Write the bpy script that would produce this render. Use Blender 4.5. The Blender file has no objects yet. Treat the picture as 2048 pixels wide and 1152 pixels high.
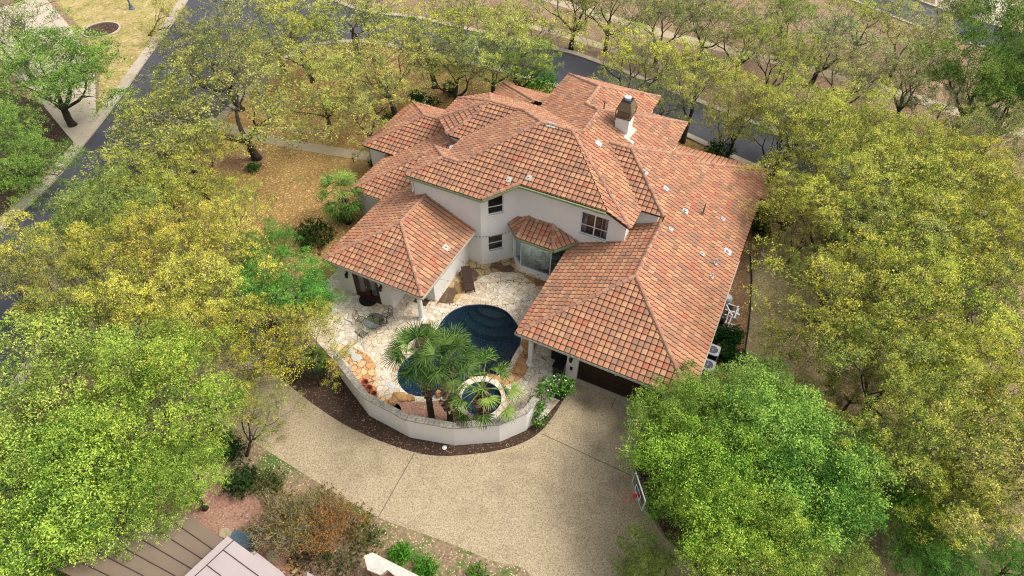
import bpy, math, random
import numpy as np
from mathutils import Vector, Matrix
R = math.radians
sc = bpy.context.scene
# ------------------------------------------------------------------ camera
cam_d = bpy.data.cameras.new('camera'); cam = bpy.data.objects.new('camera', cam_d)
sc.collection.objects.link(cam); sc.camera = cam
cam_d.sensor_width = 36; cam_d.lens = 1233.16/2048*36; cam_d.clip_end = 2000; cam_d.clip_start = .5
P_, R_, Y_ = R(47.367), R(.913), R(-25.397)
fw = Vector((math.sin(Y_)*math.cos(P_), math.cos(Y_)*math.cos(P_), -math.sin(P_)))
rt = Vector((math.cos(Y_), -math.sin(Y_), 0)); up = rt.cross(fw)
r2 = math.cos(R_)*rt+math.sin(R_)*up; u2 = -math.sin(R_)*rt+math.cos(R_)*up
cam.matrix_world = Matrix(((r2.x,u2.x,-fw.x,0),(r2.y,u2.y,-fw.y,0),(r2.z,u2.z,-fw.z,30),(0,0,0,1)))
# ------------------------------------------------------------------ light
SUN_EL, SUN_AZ = 52, 62          # azimuth measured clockwise from +Y
w = bpy.data.worlds.new('World'); sc.world = w; w.use_nodes = True
nt = w.node_tree; bg = nt.nodes['Background']
sky = nt.nodes.new('ShaderNodeTexSky'); sky.sky_type = 'NISHITA'; sky.sun_disc = False
sky.sun_elevation = R(SUN_EL); sky.sun_rotation = R(SUN_AZ)
sky.air_density = 1.0; sky.dust_density = 4.0; sky.ozone_density = .6
hs = nt.nodes.new('ShaderNodeHueSaturation'); hs.inputs['Saturation'].default_value = .28
nt.links.new(sky.outputs[0], hs.inputs['Color']); nt.links.new(hs.outputs[0], bg.inputs[0])
bg.inputs[1].default_value = .15
sl = bpy.data.lights.new('sun','SUN'); sl.energy = 1.35; sl.angle = R(16); sl.color = (1,.95,.86)
so = bpy.data.objects.new('sun', sl); sc.collection.objects.link(so)
sd = Vector((math.sin(R(SUN_AZ))*math.cos(R(SUN_EL)), math.cos(R(SUN_AZ))*math.cos(R(SUN_EL)), math.sin(R(SUN_EL))))
so.rotation_euler = sd.to_track_quat('Z','Y').to_euler()
sc.view_settings.view_transform = 'Standard'; sc.view_settings.look = 'None'
sc.view_settings.gamma = 1; sc.view_settings.exposure = 0.75
sc.cycles.use_denoising = True; sc.cycles.denoising_prefilter = 'NONE'; sc.cycles.denoising_input_passes = 'RGB_ALBEDO_NORMAL'; sc.cycles.sample_clamp_direct = 6; sc.cycles.sample_clamp_indirect = 3; sc.cycles.filter_width = 1.1; sc.cycles.max_bounces = 6; sc.cycles.transparent_max_bounces = 8; sc.cycles.diffuse_bounces = 3
sc.cycles.caustics_reflective = False; sc.cycles.caustics_refractive = False
C = sc.collection
rnd = random.Random(7)
# ------------------------------------------------------------------ materials
class NT:
    def __init__(s, name):
        s.m = bpy.data.materials.new(name); s.m.use_nodes = True; s.t = s.m.node_tree
        s.b = s.t.nodes['Principled BSDF']; s.b.inputs['Specular IOR Level'].default_value = .25
        s.out = s.t.nodes['Material Output']
    def n(s, typ, ins=None, **kw):
        x = s.t.nodes.new('ShaderNode'+typ)
        for k, v in kw.items(): setattr(x, k, v)
        for k, v in (ins or {}).items():
            if isinstance(v, bpy.types.NodeSocket): s.t.links.new(v, x.inputs[k])
            else: x.inputs[k].default_value = v
        return x
    def lk(s, a, b): s.t.links.new(a, b)
    def pos(s, obj=False):
        if obj: return s.n('TexCoord').outputs['Object']
        return s.n('NewGeometry').outputs['Position']
    def noise(s, scale, detail=4, rough=.55, vec=None, dist=0):
        return s.n('TexNoise', {'Vector': vec if vec is not None else s.pos(), 'Scale': scale, 'Detail': detail, 'Roughness': rough, 'Distortion': dist}).outputs[0]
    def vor(s, scale, feature='F1', vec=None, rndm=1):
        return s.n('TexVoronoi', {'Vector': vec if vec is not None else s.pos(), 'Scale': scale, 'Randomness': rndm}, feature=feature)
    def ramp(s, fac, stops, interp='LINEAR'):
        r = s.n('ValToRGB', {'Fac': fac}); cr = r.color_ramp; cr.interpolation = interp
        while len(cr.elements) < len(stops): cr.elements.new(.5)
        for e, (p, c) in zip(cr.elements, stops): e.position = p; e.color = (*c, 1)
        return r.outputs[0]
    def mix(s, f, a, b, mode='MIX'):
        x = s.n('Mix', data_type='RGBA', blend_type=mode)
        for i, v in ((0, f), (6, a), (7, b)):
            if isinstance(v, bpy.types.NodeSocket): s.lk(v, x.inputs[i])
            else: x.inputs[i].default_value = v if i == 0 else (*v, 1)
        return x.outputs[2]
    def math(s, op, a, b=0):
        x = s.n('Math', operation=op)
        for i, v in ((0, a), (1, b)):
            if isinstance(v, bpy.types.NodeSocket): s.lk(v, x.inputs[i])
            else: x.inputs[i].default_value = v
        return x.outputs[0]
    def sepx(s, v): return s.n('SeparateXYZ', {0: v})
    def bump(s, h, strength=.3, dist=.02):
        b = s.n('Bump', {'Height': h, 'Strength': strength, 'Distance': dist}); s.lk(b.outputs[0], s.b.inputs['Normal'])
    def done(s, col, rough=.8):
        if isinstance(col, bpy.types.NodeSocket): s.lk(col, s.b.inputs['Base Color'])
        else: s.b.inputs['Base Color'].default_value = (*col, 1)
        s.b.inputs['Roughness'].default_value = rough
        return s.m
def plain(name, col, rough=.7, var=.12, scale=6, metal=0):
    t = NT(name); f = t.noise(scale)
    c = t.mix(f, tuple(x*(1-var*2) for x in col), tuple(min(1, x*(1+var)) for x in col))
    t.b.inputs['Metallic'].default_value = metal
    return t.done(c, rough)
def litter(name, stops, leafcol, amt, green=None, gthr=.6, sc_leaf=9):
    "ground: soil/grass tones in drifts, with leaf-sized flecks"
    t = NT(name); big = t.noise(.35, 5, .6, dist=.6); fine = t.noise(7, 5, .75)
    base = t.ramp(t.math('ADD', t.math('MULTIPLY', big, .45), t.math('MULTIPLY', fine, .55)), stops)
    if green:
        g = t.ramp(t.noise(.5, 6, .75, dist=.4), [(gthr-.06, (0,0,0)), (gthr+.07, (1,1,1))])
        gc = t.mix(fine, tuple(x*.55 for x in green), tuple(x*1.35 for x in green))
        base = t.mix(g, base, gc)
    v = t.vor(sc_leaf)
    sep = t.n('SeparateColor', {0: v.outputs['Color']})
    drift = t.ramp(t.noise(.8, 4, .65), [(.32, (0,0,0)), (.62, (1,1,1))])
    pick = t.math('MULTIPLY', t.math('GREATER_THAN', sep.outputs[0], 1-amt), t.math('LESS_THAN', v.outputs['Distance'], .5))
    pick = t.math('MULTIPLY', pick, t.math('ADD', drift, .25))
    lc = t.ramp(sep.outputs[1], [(0, tuple(x*.45 for x in leafcol)), (.5, leafcol), (1, tuple(min(.9, x*1.6) for x in leafcol))])
    c = t.mix(t.math('MINIMUM', pick, 1), base, lc)
    dk = t.math('MULTIPLY', t.math('LESS_THAN', sep.outputs[2], .16), .5)
    c = t.mix(dk, c, tuple(x*.22 for x in leafcol))
    t.bump(t.noise(18, 3, .7), .5, .03)
    return t.done(c, .95)
M = {}
M['ground'] = litter('woodland_litter', [(.3,(.13,.085,.05)),(.5,(.25,.17,.105)),(.7,(.38,.27,.175))], (.40,.25,.12), .4, (.15,.16,.05), .6)
M['golden'] = litter('golden_leaf_lawn', [(.3,(.15,.085,.03)),(.5,(.31,.19,.065)),(.72,(.47,.30,.11))], (.53,.34,.14), .5, (.24,.22,.06), .6, 10)
M['eastlawn'] = litter('thin_lawn', [(.3,(.21,.165,.07)),(.5,(.36,.29,.14)),(.72,(.52,.42,.24))], (.52,.38,.20), .4, (.19,.20,.055), .55, 12)
M['drygrass'] = litter('dry_lawn', [(.3,(.20,.15,.05)),(.5,(.40,.31,.12)),(.72,(.58,.46,.24))], (.55,.42,.2), .12, (.27,.25,.06), .54, 6)
M['mulch'] = litter('dark_mulch', [(.3,(.020,.012,.008)),(.5,(.055,.033,.023)),(.72,(.13,.08,.055))], (.25,.15,.085), .22, None, .6, 14)
M['leafbed'] = litter('brown_leaf_bed', [(.3,(.11,.06,.03)),(.5,(.25,.145,.075)),(.72,(.40,.25,.14))], (.47,.28,.14), .55, None, .6, 11)
M['redgravel'] = litter('red_granite_gravel', [(.3,(.20,.10,.07)),(.5,(.36,.20,.14)),(.72,(.50,.30,.22))], (.5,.3,.21), .2, None, .6, 16)
M['verge'] = litter('patchy_verge', [(.3,(.14,.09,.05)),(.5,(.28,.19,.12)),(.72,(.42,.31,.2))], (.46,.33,.2), .35, (.09,.15,.03), .5, 13)
def m_concrete(name, a, b, speck=0, stain=(.2,.15,.1), st=.0):
    t = NT(name); f = t.noise(.7, 6, .65); c = t.mix(f, a, b)
    if speck:
        v = t.noise(11, 3, .8); v2 = t.noise(30, 2, .6)
        k = t.ramp(t.math('ADD', t.math('MULTIPLY', v, .5), t.math('MULTIPLY', v2, .5)), [(.38,(.38,.36,.33)),(.5,(1,1,1)),(.60,(1.42,1.40,1.36))])
        c = t.mix(speck, c, t.mix(1, c, k, 'MULTIPLY'))
    if st:
        s1 = t.ramp(t.noise(.45, 6, .7, dist=.5), [(.5,(0,0,0)),(.78,(st,st,st))]); c = t.mix(s1, c, stain)
    return t, c
t, c = m_concrete('exposed_aggregate_concrete', (.315,.245,.152), (.44,.355,.235), .9, (.19,.145,.095), .85)
p = t.pos()
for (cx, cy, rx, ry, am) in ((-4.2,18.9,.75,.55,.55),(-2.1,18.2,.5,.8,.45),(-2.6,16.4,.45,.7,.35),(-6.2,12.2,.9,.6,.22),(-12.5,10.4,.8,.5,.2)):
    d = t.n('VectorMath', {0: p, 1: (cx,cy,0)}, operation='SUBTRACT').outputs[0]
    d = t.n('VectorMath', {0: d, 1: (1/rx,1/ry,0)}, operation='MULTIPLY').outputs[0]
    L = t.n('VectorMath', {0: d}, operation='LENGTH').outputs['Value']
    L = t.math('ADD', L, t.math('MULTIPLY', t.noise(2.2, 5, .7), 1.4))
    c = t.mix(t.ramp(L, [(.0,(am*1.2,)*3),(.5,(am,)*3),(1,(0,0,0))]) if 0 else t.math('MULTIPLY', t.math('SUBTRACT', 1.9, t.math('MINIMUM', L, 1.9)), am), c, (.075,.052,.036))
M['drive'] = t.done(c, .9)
t, c = m_concrete('pale_concrete', (.42,.35,.26), (.55,.47,.36), .3, (.28,.23,.16), .6); M['concrete'] = t.done(c, .9)
t, c = m_concrete('path_concrete', (.35,.28,.175), (.46,.38,.25), .5, (.24,.19,.12), .5); M['path'] = t.done(c, .9)
t, c = m_concrete('kerb_concrete', (.36,.30,.225), (.50,.43,.33), .3, (.2,.16,.11), .8); M['kerb'] = t.done(c, .9)
t = NT('asphalt'); c = t.mix(t.noise(.25, 5, .6), (.045,.045,.055), (.085,.085,.10)); c = t.mix(.5, c, t.mix(1, c, t.ramp(t.noise(22,2), [(.35,(.5,.5,.5)),(.65,(1.6,1.6,1.6))]), 'MULTIPLY'))
M['asphalt'] = t.done(c, .75)
def flag(name, scale, cols, mort, wid, warp=.25, cc=.5):
    t = NT(name); p = t.pos()
    nz = t.n('TexNoise', {'Vector': p, 'Scale': 1.6, 'Detail': 2})
    wv = t.n('VectorMath', {0: nz.outputs['Color'], 1: (.5,.5,.5)}, operation='SUBTRACT').outputs[0]
    wv = t.n('VectorMath', {0: wv, 'Scale': warp}, operation='SCALE').outputs[0]
    pv = t.n('VectorMath', {0: p, 1: wv}, operation='ADD').outputs[0]
    flat = t.n('VectorMath', {0: pv, 1: (1,1,0)}, operation='MULTIPLY').outputs[0]
    e = t.vor(scale, 'DISTANCE_TO_EDGE', flat); v = t.vor(scale, 'F1', flat)
    k = t.n('SeparateColor', {0: v.outputs['Color']}).outputs[0]
    col = t.ramp(k, cols, 'CONSTANT')
    col = t.mix(t.noise(2.5, 6, .7), tuple(0.0 for _ in range(3)), col, 'MIX') if 0 else t.mix(.55, col, t.mix(1, col, t.ramp(t.noise(5,6,.7), [(.3,(.6,.55,.48)),(.7,(1.25,1.25,1.22))]), 'MULTIPLY'))
    m = t.math('LESS_THAN', e.outputs['Distance'], wid)
    t.bump(t.math('MINIMUM', e.outputs['Distance'], .05), .6, .05)
    return t, t.mix(m, col, mort), e
t, c, e = flag('pale_flagstone', 3.1, [(0,(.60,.525,.41)),(.2,(.67,.60,.485)),(.4,(.58,.49,.37)),(.5,(.71,.655,.56)),(.75,(.64,.56,.44)),(.94,(.53,.42,.29))], (.23,.185,.14), .024)
tan = t.ramp(t.noise(.28, 3, .5), [(.45,(0,0,0)),(.65,(.55,.55,.55))]); c = t.mix(tan, c, t.mix(1, c, (.84,.66,.42), 'MULTIPLY')); M['flag'] = t.done(c, .85)
t, c, e = flag('brown_flagstone', 1.7, [(0,(.34,.22,.09)),(.2,(.42,.31,.15)),(.38,(.23,.13,.06)),(.5,(.38,.30,.16)),(.68,(.47,.32,.14)),(.84,(.12,.075,.05))], (.16,.115,.06), .035, .5); M['brownflag'] = t.done(c, .85)
t, c, e = flag('orange_flagstone', 2.6, [(0,(.56,.30,.13)),(.2,(.60,.42,.22)),(.4,(.50,.25,.12)),(.6,(.66,.45,.22)),(.8,(.58,.35,.17))], (.22,.12,.06), .045, .4); M['orangeflag'] = t.done(c, .85)
t = NT('stucco'); c = t.mix(t.noise(.6, 5, .6), (.66,.63,.585), (.76,.73,.685))
sv = t.n('VectorMath', {0: t.pos(), 1: (2.2,2.2,.7)}, operation='MULTIPLY').outputs[0]
c = t.mix(t.ramp(t.noise(1, 4, .7, sv), [(.5,(0,0,0)),(.8,(.22,.22,.22))]), c, (.45,.41,.35)); t.bump(t.noise(60,3,.7), .25, .01); M['stucco'] = t.done(c, .9)
M['white'] = plain('white_paint', (.72,.71,.69), .5, .06)
M['trim'] = plain('green_gutter_paint', (.24,.29,.15), .5, .1)
M['fascia'] = plain('beige_fascia_paint', (.46,.41,.31), .6, .1)
M['dkwood'] = plain('dark_stained_wood', (.030,.016,.011), .45, .3, 9)
M['frenchwood'] = plain('brown_stained_wood', (.075,.032,.017), .45, .3, 9)
M['black'] = plain('black_metal', (.015,.015,.016), .4, .2)
M['iron'] = plain('dark_bronze_metal', (.055,.045,.035), .5, .2)
M['wicker'] = plain('brown_wicker', (.065,.035,.028), .7, .3, 30)
M['steel'] = plain('galvanised_metal', (.55,.56,.57), .4, .1, 6, .3)
M['acgrey'] = plain('grey_enamel', (.48,.50,.53), .5, .08)
M['acblue'] = plain('blue_grey_enamel', (.09,.13,.16), .5, .12)
M['pvc'] = plain('white_pvc', (.75,.76,.76), .4, .05)
M['terracotta'] = plain('terracotta', (.36,.11,.06), .8, .2)
M['gravelmat'] = plain('doormat_rubber', (.02,.02,.02), .9, .3, 30)
M['brownmat'] = plain('brown_coir', (.09,.045,.025), .95, .3, 30)
M['red'] = plain('red_paint', (.62,.03,.02), .45, .08)
M['limestone'] = plain('pitted_limestone', (.58,.54,.47), .9, .25, 3)
M['rock'] = plain('orange_sandstone', (.50,.28,.11), .9, .4, 2.2)
M['rockgrey'] = plain('pale_stone', (.50,.48,.43), .9, .2, 3)
M['brick'] = plain('weathered_brick', (.33,.19,.12), .9, .4, 7)
t = NT('weathered_wall_cap'); c = t.ramp(t.noise(9, 5, .75), [(.3,(.13,.115,.09)),(.5,(.30,.27,.215)),(.7,(.46,.42,.35))]); M['cap'] = t.done(c, .95)
M['roofbrown'] = plain('brown_metal_roof', (.20,.148,.108), .45, .14, .8)
M['roofmauve'] = plain('mauve_grey_metal_roof', (.42,.35,.335), .45, .08, .8)
M['roofseam'] = plain('dark_metal_seam', (.07,.045,.035), .6, .1)
M['bronze'] = plain('bronze_flue_metal', (.17,.125,.075), .45, .3, 7)
M['curtain'] = plain('white_curtain', (.6,.6,.62), .9, .2, 9)
M['blueflr'] = plain('pale_blue_tile', (.42,.56,.64), .5, .35, 2.2)
M['plate'] = plain('white_china', (.75,.76,.75), .3, .03)
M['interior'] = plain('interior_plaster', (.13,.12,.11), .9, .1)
M['bark'] = plain('grey_bark', (.055,.042,.032), .95, .35, 5)
M['limb'] = plain('pale_lichened_limb', (.23,.205,.165), .95, .3, 5)
M['barkdark'] = plain('dark_bark', (.040,.030,.023), .95, .35, 5)
M['twig'] = plain('pale_bare_twig', (.34,.30,.235), .95, .2, 5)
M['plaster'] = plain('dark_pool_plaster', (.028,.10,.185), .7, .25, 3)
M['stepply'] = plain('grey_pool_step', (.12,.125,.105), .7, .2, 4)
M['stepteal'] = plain('teal_pool_step', (.05,.10,.105), .7, .2, 4)
M['stepdeep'] = plain('deep_teal_pool_step', (.03,.09,.11), .7, .2, 4)
M['spaply'] = plain('blue_spa_plaster', (.06,.14,.22), .6, .2, 3)
# roof tile: colour of every tile is its own, stored as an attribute
t = NT('clay_roof_tile'); a = t.n('Attribute', attribute_name='tv').outputs['Fac']
c = t.ramp(a, [(0,(.245,.15,.10)),(.10,(.29,.17,.11)),(.22,(.36,.19,.115)),(.36,(.43,.20,.115)),(.50,(.42,.175,.10)),(.60,(.45,.215,.115)),(.70,(.47,.25,.13)),(.82,(.50,.29,.155)),(.93,(.39,.115,.07))], 'CONSTANT')
c = t.mix(.32, c, (.44,.205,.115))
c = t.mix(.5, c, t.mix(1, c, t.ramp(t.noise(11,5,.75), [(.3,(.62,.6,.6)),(.7,(1.28,1.26,1.24))]), 'MULTIPLY'))
c = t.mix(t.ramp(t.noise(.8,5,.7,dist=.4), [(.5,(0,0,0)),(.75,(.35,.35,.35))]), c, (.20,.12,.085))
M['tile'] = t.done(c, .85)
t = NT('clay_ridge_tile'); a = t.n('Attribute', attribute_name='tv').outputs['Fac']
c = t.ramp(a, [(0,(.28,.15,.10)),(.3,(.36,.19,.125)),(.7,(.40,.22,.145)),(1,(.44,.26,.16))])
c = t.mix(.45, c, t.mix(1, c, t.ramp(t.noise(9,5,.7), [(.3,(.6,.58,.57)),(.7,(1.3,1.3,1.3))]), 'MULTIPLY')); M['ridge'] = t.done(c, .88)
M['tilejoint'] = plain('tile_joint_dirt_shade', (.16,.08,.055), .95, .2)  # darkened tile flanks: groove dirt plus its shadow line put into the colour
M['roofdeck_gapshade'] = plain('roof_underlay_gap_shade', (.05,.028,.02), .95, .2)
# water: clear tinted surface with fresnel reflection and ripples
def water(name, tint, rip):
    t = NT(name); t.t.nodes.remove(t.b)
    tr = t.n('BsdfTransparent', {'Color': (*tint,1)}); gl = t.n('BsdfGlossy', {'Roughness': .04})
    h = t.math('ADD', t.noise(4.5, 3, .6, dist=1.2), t.math('MULTIPLY', t.noise(11, 2, .5, dist=.8), .4))
    b = t.n('Bump', {'Height': h, 'Strength': 1, 'Distance': rip}); t.lk(b.outputs[0], gl.inputs['Normal'])
    fr = t.n('Fresnel', {'IOR': 1.33}); t.lk(b.outputs[0], fr.inputs['Normal'])
    mx = t.n('MixShader', {0: t.math('MULTIPLY', fr.outputs[0], 2.2)}); t.lk(tr.outputs[0], mx.inputs[1]); t.lk(gl.outputs[0], mx.inputs[2]); t.lk(mx.outputs[0], t.out.inputs[0])
    return t.m
M['water'] = water('pool_water', (.62,.80,.86), .45)
M['joint'] = plain('driveway_joint_filler', (.17,.13,.09), .95, .2)
def glass(name, tint, base, gcol=(1,1,1)):
    t = NT(name); t.t.nodes.remove(t.b)
    tr = t.n('BsdfTransparent', {'Color': (*tint,1)}); gl = t.n('BsdfGlossy', {'Roughness': .01, 'Color': (*gcol,1)})
    fr = t.n('Fresnel', {'IOR': 1.5}); f = t.math('ADD', fr.outputs[0], base)
    mx = t.n('MixShader', {0: f}); t.lk(tr.outputs[0], mx.inputs[1]); t.lk(gl.outputs[0], mx.inputs[2]); t.lk(mx.outputs[0], t.out.inputs[0])
    return t.m
M['glass'] = glass('window_glass', (.75,.82,.84), .06)
M['bayglass'] = glass('tinted_bay_glass', (.70,.85,.92), .34, (.66,.86,.96))
M['tableglass'] = glass('table_glass', (.72,.78,.72), .05)
# foliage: leaf colour = the tree's own colour, varied leaf by leaf and sprig by sprig
def leafmat(name, transl=.2):
    t = NT(name); t.t.nodes.remove(t.b)
    a = t.n('Attribute', attribute_name='lv').outputs['Fac']; oc = t.n('ObjectInfo').outputs['Color']
    k = t.ramp(a, [(0,(.06,.13,.14)),(.30,(.20,.32,.32)),(.44,(.60,.70,.68)),(.6,(1,1,1)),(.85,(1.3,1.22,1.15)),(1,(1.7,1.6,1.6))])
    c = t.mix(1, oc, k, 'MULTIPLY')
    d = t.n('BsdfDiffuse', {'Color': c}); tl = t.n('BsdfTranslucent', {'Color': c})
    mx = t.n('MixShader', {0: transl}); t.lk(d.outputs[0], mx.inputs[1]); t.lk(tl.outputs[0], mx.inputs[2]); t.lk(mx.outputs[0], t.out.inputs[0])
    return t.m
M['leaf'] = leafmat('tree_leaf'); M['palmleaf'] = leafmat('palm_leaf', .25)
# ------------------------------------------------------------------ mesh helpers
class MB:
    def __init__(s): s.v = []; s.f = []; s.m = []; s.a = []
    def add(s, vs, fs, mi=0, av=.5):
        o = len(s.v); s.v += [tuple(p) for p in vs]
        for f in fs: s.f.append(tuple(i+o for i in f)); s.m.append(mi); s.a.append(av)
    def box(s, c, size, rz=0, mi=0, rot=None):
        x, y, z = (k/2 for k in size)
        m = rot if rot is not None else Matrix.Rotation(rz, 3, 'Z')
        vs = [Vector(c)+m @ Vector((a*x, b*y, d*z)) for d in (-1,1) for b in (-1,1) for a in (-1,1)]
        s.add(vs, [(0,2,3,1),(4,5,7,6),(0,1,5,4),(2,6,7,3),(0,4,6,2),(1,3,7,5)], mi)
    def b2(s, p0, p1, mi=0): s.box([(a+b)/2 for a, b in zip(p0, p1)], [abs(b-a) for a, b in zip(p0, p1)], 0, mi)
    def tube(s, pts, rad, n=8, mi=0, cap=True, av=.5):
        pts = [Vector(p) for p in pts]; rad = rad if isinstance(rad, (list, tuple)) else [rad]*len(pts)
        vs = []; ref = None
        for i, p in enumerate(pts):
            d = (pts[min(i+1, len(pts)-1)]-pts[max(i-1, 0)]).normalized()
            if ref is None: ref = d.orthogonal().normalized()
            ref = (ref-d*ref.dot(d)).normalized(); e = d.cross(ref)
            for k in range(n):
                a = 2*math.pi*k/n; vs.append(p+(ref*math.cos(a)+e*math.sin(a))*rad[i])
        fs = [(i*n+k, i*n+(k+1) % n, (i+1)*n+(k+1) % n, (i+1)*n+k) for i in range(len(pts)-1) for k in range(n)]
        if cap: fs += [tuple(range(n))[::-1], tuple((len(pts)-1)*n+k for k in range(n))]
        s.add(vs, fs, mi, av)
    def prism(s, poly, z0, z1, mi=0):
        n = len(poly); vs = [(x, y, z0) for x, y in poly]+[(x, y, z1) for x, y in poly]
        s.add(vs, [tuple(range(n))[::-1], tuple(range(n, 2*n))]+[(i, (i+1) % n, n+(i+1) % n, n+i) for i in range(n)], mi)
    def lathe(s, c, prof, n=20, mi=0):
        vs = [(c[0]+r*math.cos(2*math.pi*k/n), c[1]+r*math.sin(2*math.pi*k/n), c[2]+z) for r, z in prof for k in range(n)]
        fs = [(i*n+k, i*n+(k+1) % n, (i+1)*n+(k+1) % n, (i+1)*n+k) for i in range(len(prof)-1) for k in range(n)]
        fs += [tuple(range(n))[::-1], tuple((len(prof)-1)*n+k for k in range(n))]
        s.add(vs, fs, mi)
    def mesh(s, name, mats, attr=None, smooth=False):
        me = bpy.data.meshes.new(name); me.from_pydata(s.v, [], s.f)
        for m in (mats if isinstance(mats, (list, tuple)) else [mats]): me.materials.append(m)
        me.polygons.foreach_set('material_index', s.m)
        if attr: me.attributes.new(attr, 'FLOAT', 'FACE').data.foreach_set('value', s.a)
        if smooth: me.polygons.foreach_set('use_smooth', [True]*len(s.f))
        me.update(); return me
    def build(s, name, mats, parent=None, attr=None, smooth=False):
        return link(name, s.mesh(name, mats, attr, smooth), parent)
def link(name, me, parent=None, loc=None):
    o = bpy.data.objects.new(name, me); C.objects.link(o)
    if loc: o.location = loc
    if parent: o.parent = parent; o.matrix_parent_inverse = Matrix.Translation(-WL[parent.name])
    return o
WL = {}
def tag(o, label=None, cat=None, group=None, kind=None):
    for k, v in (('label', label), ('category', cat), ('group', group), ('kind', kind)):
        if v: o[k] = v
    WL[o.name] = o.matrix_world.translation.copy() if o.type != 'MESH' else Vector((0,0,0)); return o
def thing(name, loc, label, cat, group=None, rz=0):
    o = bpy.data.objects.new(name, None); C.objects.link(o); o.location = loc; o.rotation_euler = (0,0,rz); o.empty_display_size = .3
    o['label'] = label; o['category'] = cat
    if group: o['group'] = group
    WL[o.name] = Vector(loc); return o
def reg(o): WL[o.name] = Vector((0,0,0)); return o     # a part that gets sub-parts
def part(name, mb, mats, parent, attr=None, smooth=False, local=False):
    o = mb.build(name, mats, None, attr, smooth); o.parent = parent
    if not local: o.matrix_parent_inverse = Matrix.Translation(-WL[parent.name])
    WL[o.name] = Vector((0,0,0)); return o
import bmesh
def fill(loops, z, name, mat, kind='structure', skirt=0, parent=None):
    "flat sheet with optional holes (loops[1:]); skirt gives it an edge going down"
    bm = bmesh.new(); es = []
    for lp in loops:
        vs = [bm.verts.new((x, y, z)) for x, y in lp]
        es += [bm.edges.new((vs[i], vs[(i+1) % len(vs)])) for i in range(len(vs))]
    bmesh.ops.triangle_fill(bm, edges=es, use_beauty=True)
    for f in bm.faces:
        if f.normal.z < 0: f.normal_flip()
    if skirt:
        be = [e for e in bm.edges if e.is_boundary]
        r = bmesh.ops.extrude_edge_only(bm, edges=be)
        for v in [g for g in r['geom'] if isinstance(g, bmesh.types.BMVert)]: v.co.z -= skirt
    me = bpy.data.meshes.new(name); bm.to_mesh(me); bm.free(); me.materials.append(mat)
    o = bpy.data.objects.new(name, me); C.objects.link(o)
    if kind: o['kind'] = kind
    if parent: o.parent = parent
    return o
def smoothloop(pts, sub=5, closed=True):
    "Catmull-Rom through the points"
    n = len(pts); out = []
    for i in range(n if closed else n-1):
        if closed: p = [pts[(i+k-1) % n] for k in range(4)]
        else: p = [pts[max(0, min(n-1, i+k-1))] for k in range(4)]
        for j in range(sub):
            t = j/sub
            out.append(tuple(.5*((2*p[1][d])+(-p[0][d]+p[2][d])*t+(2*p[0][d]-5*p[1][d]+4*p[2][d]-p[3][d])*t*t+(-p[0][d]+3*p[1][d]-3*p[2][d]+p[3][d])*t**3) for d in (0,1)))
    if not closed: out.append(tuple(pts[-1]))
    return out
def strip(line, w, off=0):
    "polygon of width w along an open line"
    L = []; Rr = []
    for i, p in enumerate(line):
        a = Vector(line[max(i-1, 0)]); b = Vector(line[min(i+1, len(line)-1)]); d = (b-a).normalized(); nn = Vector((-d.y, d.x))
        L.append(tuple(Vector(p)+nn*(off+w/2))); Rr.append(tuple(Vector(p)+nn*(off-w/2)))
    return L+Rr[::-1]

# ------------------------------------------------------------------ ground, roads, paving
pool_loop = smoothloop([(-14.556, 20.523), (-14.364, 21.453), (-13.733, 22.289), (-12.602, 22.903), (-11.386, 22.991), (-10.324, 22.413), (-9.674, 21.709), (-9.301, 20.857), (-9.332, 20.085), (-9.308, 18.957), (-9.712, 18.005), (-10.572, 17.151), (-11.496, 16.159), (-12.379, 15.308), (-13.252, 14.948), (-14.087, 15.095), (-14.749, 15.690), (-15.009, 16.515), (-14.746, 17.590), (-14.409, 18.476), (-14.461, 19.448)], 6)
fill([[(-170,-60),(150,-60),(150,230),(-170,230)], pool_loop], 0, 'ground', M['ground'])
Z1, Z2, Z3, Z4, Z5 = .006, .012, .018, .024, .030
def sheet(name, loops, z, mat, **k): return fill(loops if isinstance(loops[0][0], (tuple, list)) else [loops], z, name, M[mat], **k)
# street: inner kerb (house side), outer kerb
inner = smoothloop([(-33,4),(-37,12),(-40.1,20.2),(-42.7,28.4),(-44.6,36),(-45.6,42),(-45.3,45.5),(-43.6,47.6),(-40.5,49.3),(-36,49.9),(-31,50.2),(-26,50.3),(-20,50.2),(-13,49.2),(-6.6,47.8),(-1.3,46.1),(4.3,45.0),(14,42.6),(26,39),(45,32)], 5, False)
left_far = smoothloop([(-44,0),(-46.2,8),(-47.4,13.8),(-48.8,18.6),(-51.2,23.6),(-54.3,29.6),(-57.5,35.2),(-61.3,42.0),(-66,50),(-74,64)], 5, False)
outer = smoothloop([(-66,72),(-60,62),(-54,57.5),(-45.4,55.4),(-39.3,56.6),(-32.9,56.7),(-28.3,57.0),(-23.0,56.9),(-19.7,56.8),(-14.0,55.5),(-6.6,53.6),(-2.2,52.5),(2.6,51.5),(8,50.2),(18,47.2),(30,43),(48,36)], 5, False)
sheet('street', left_far[::1]+outer+inner[::-1], Z1, 'asphalt')
far_road = smoothloop([(-20,100),(0,90),(13.3,82.6),(18.6,81),(30,77),(50,70)], 5, False)
sheet('street', strip(far_road, 6.2), Z1, 'asphalt')
kerb = MB()
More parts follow.
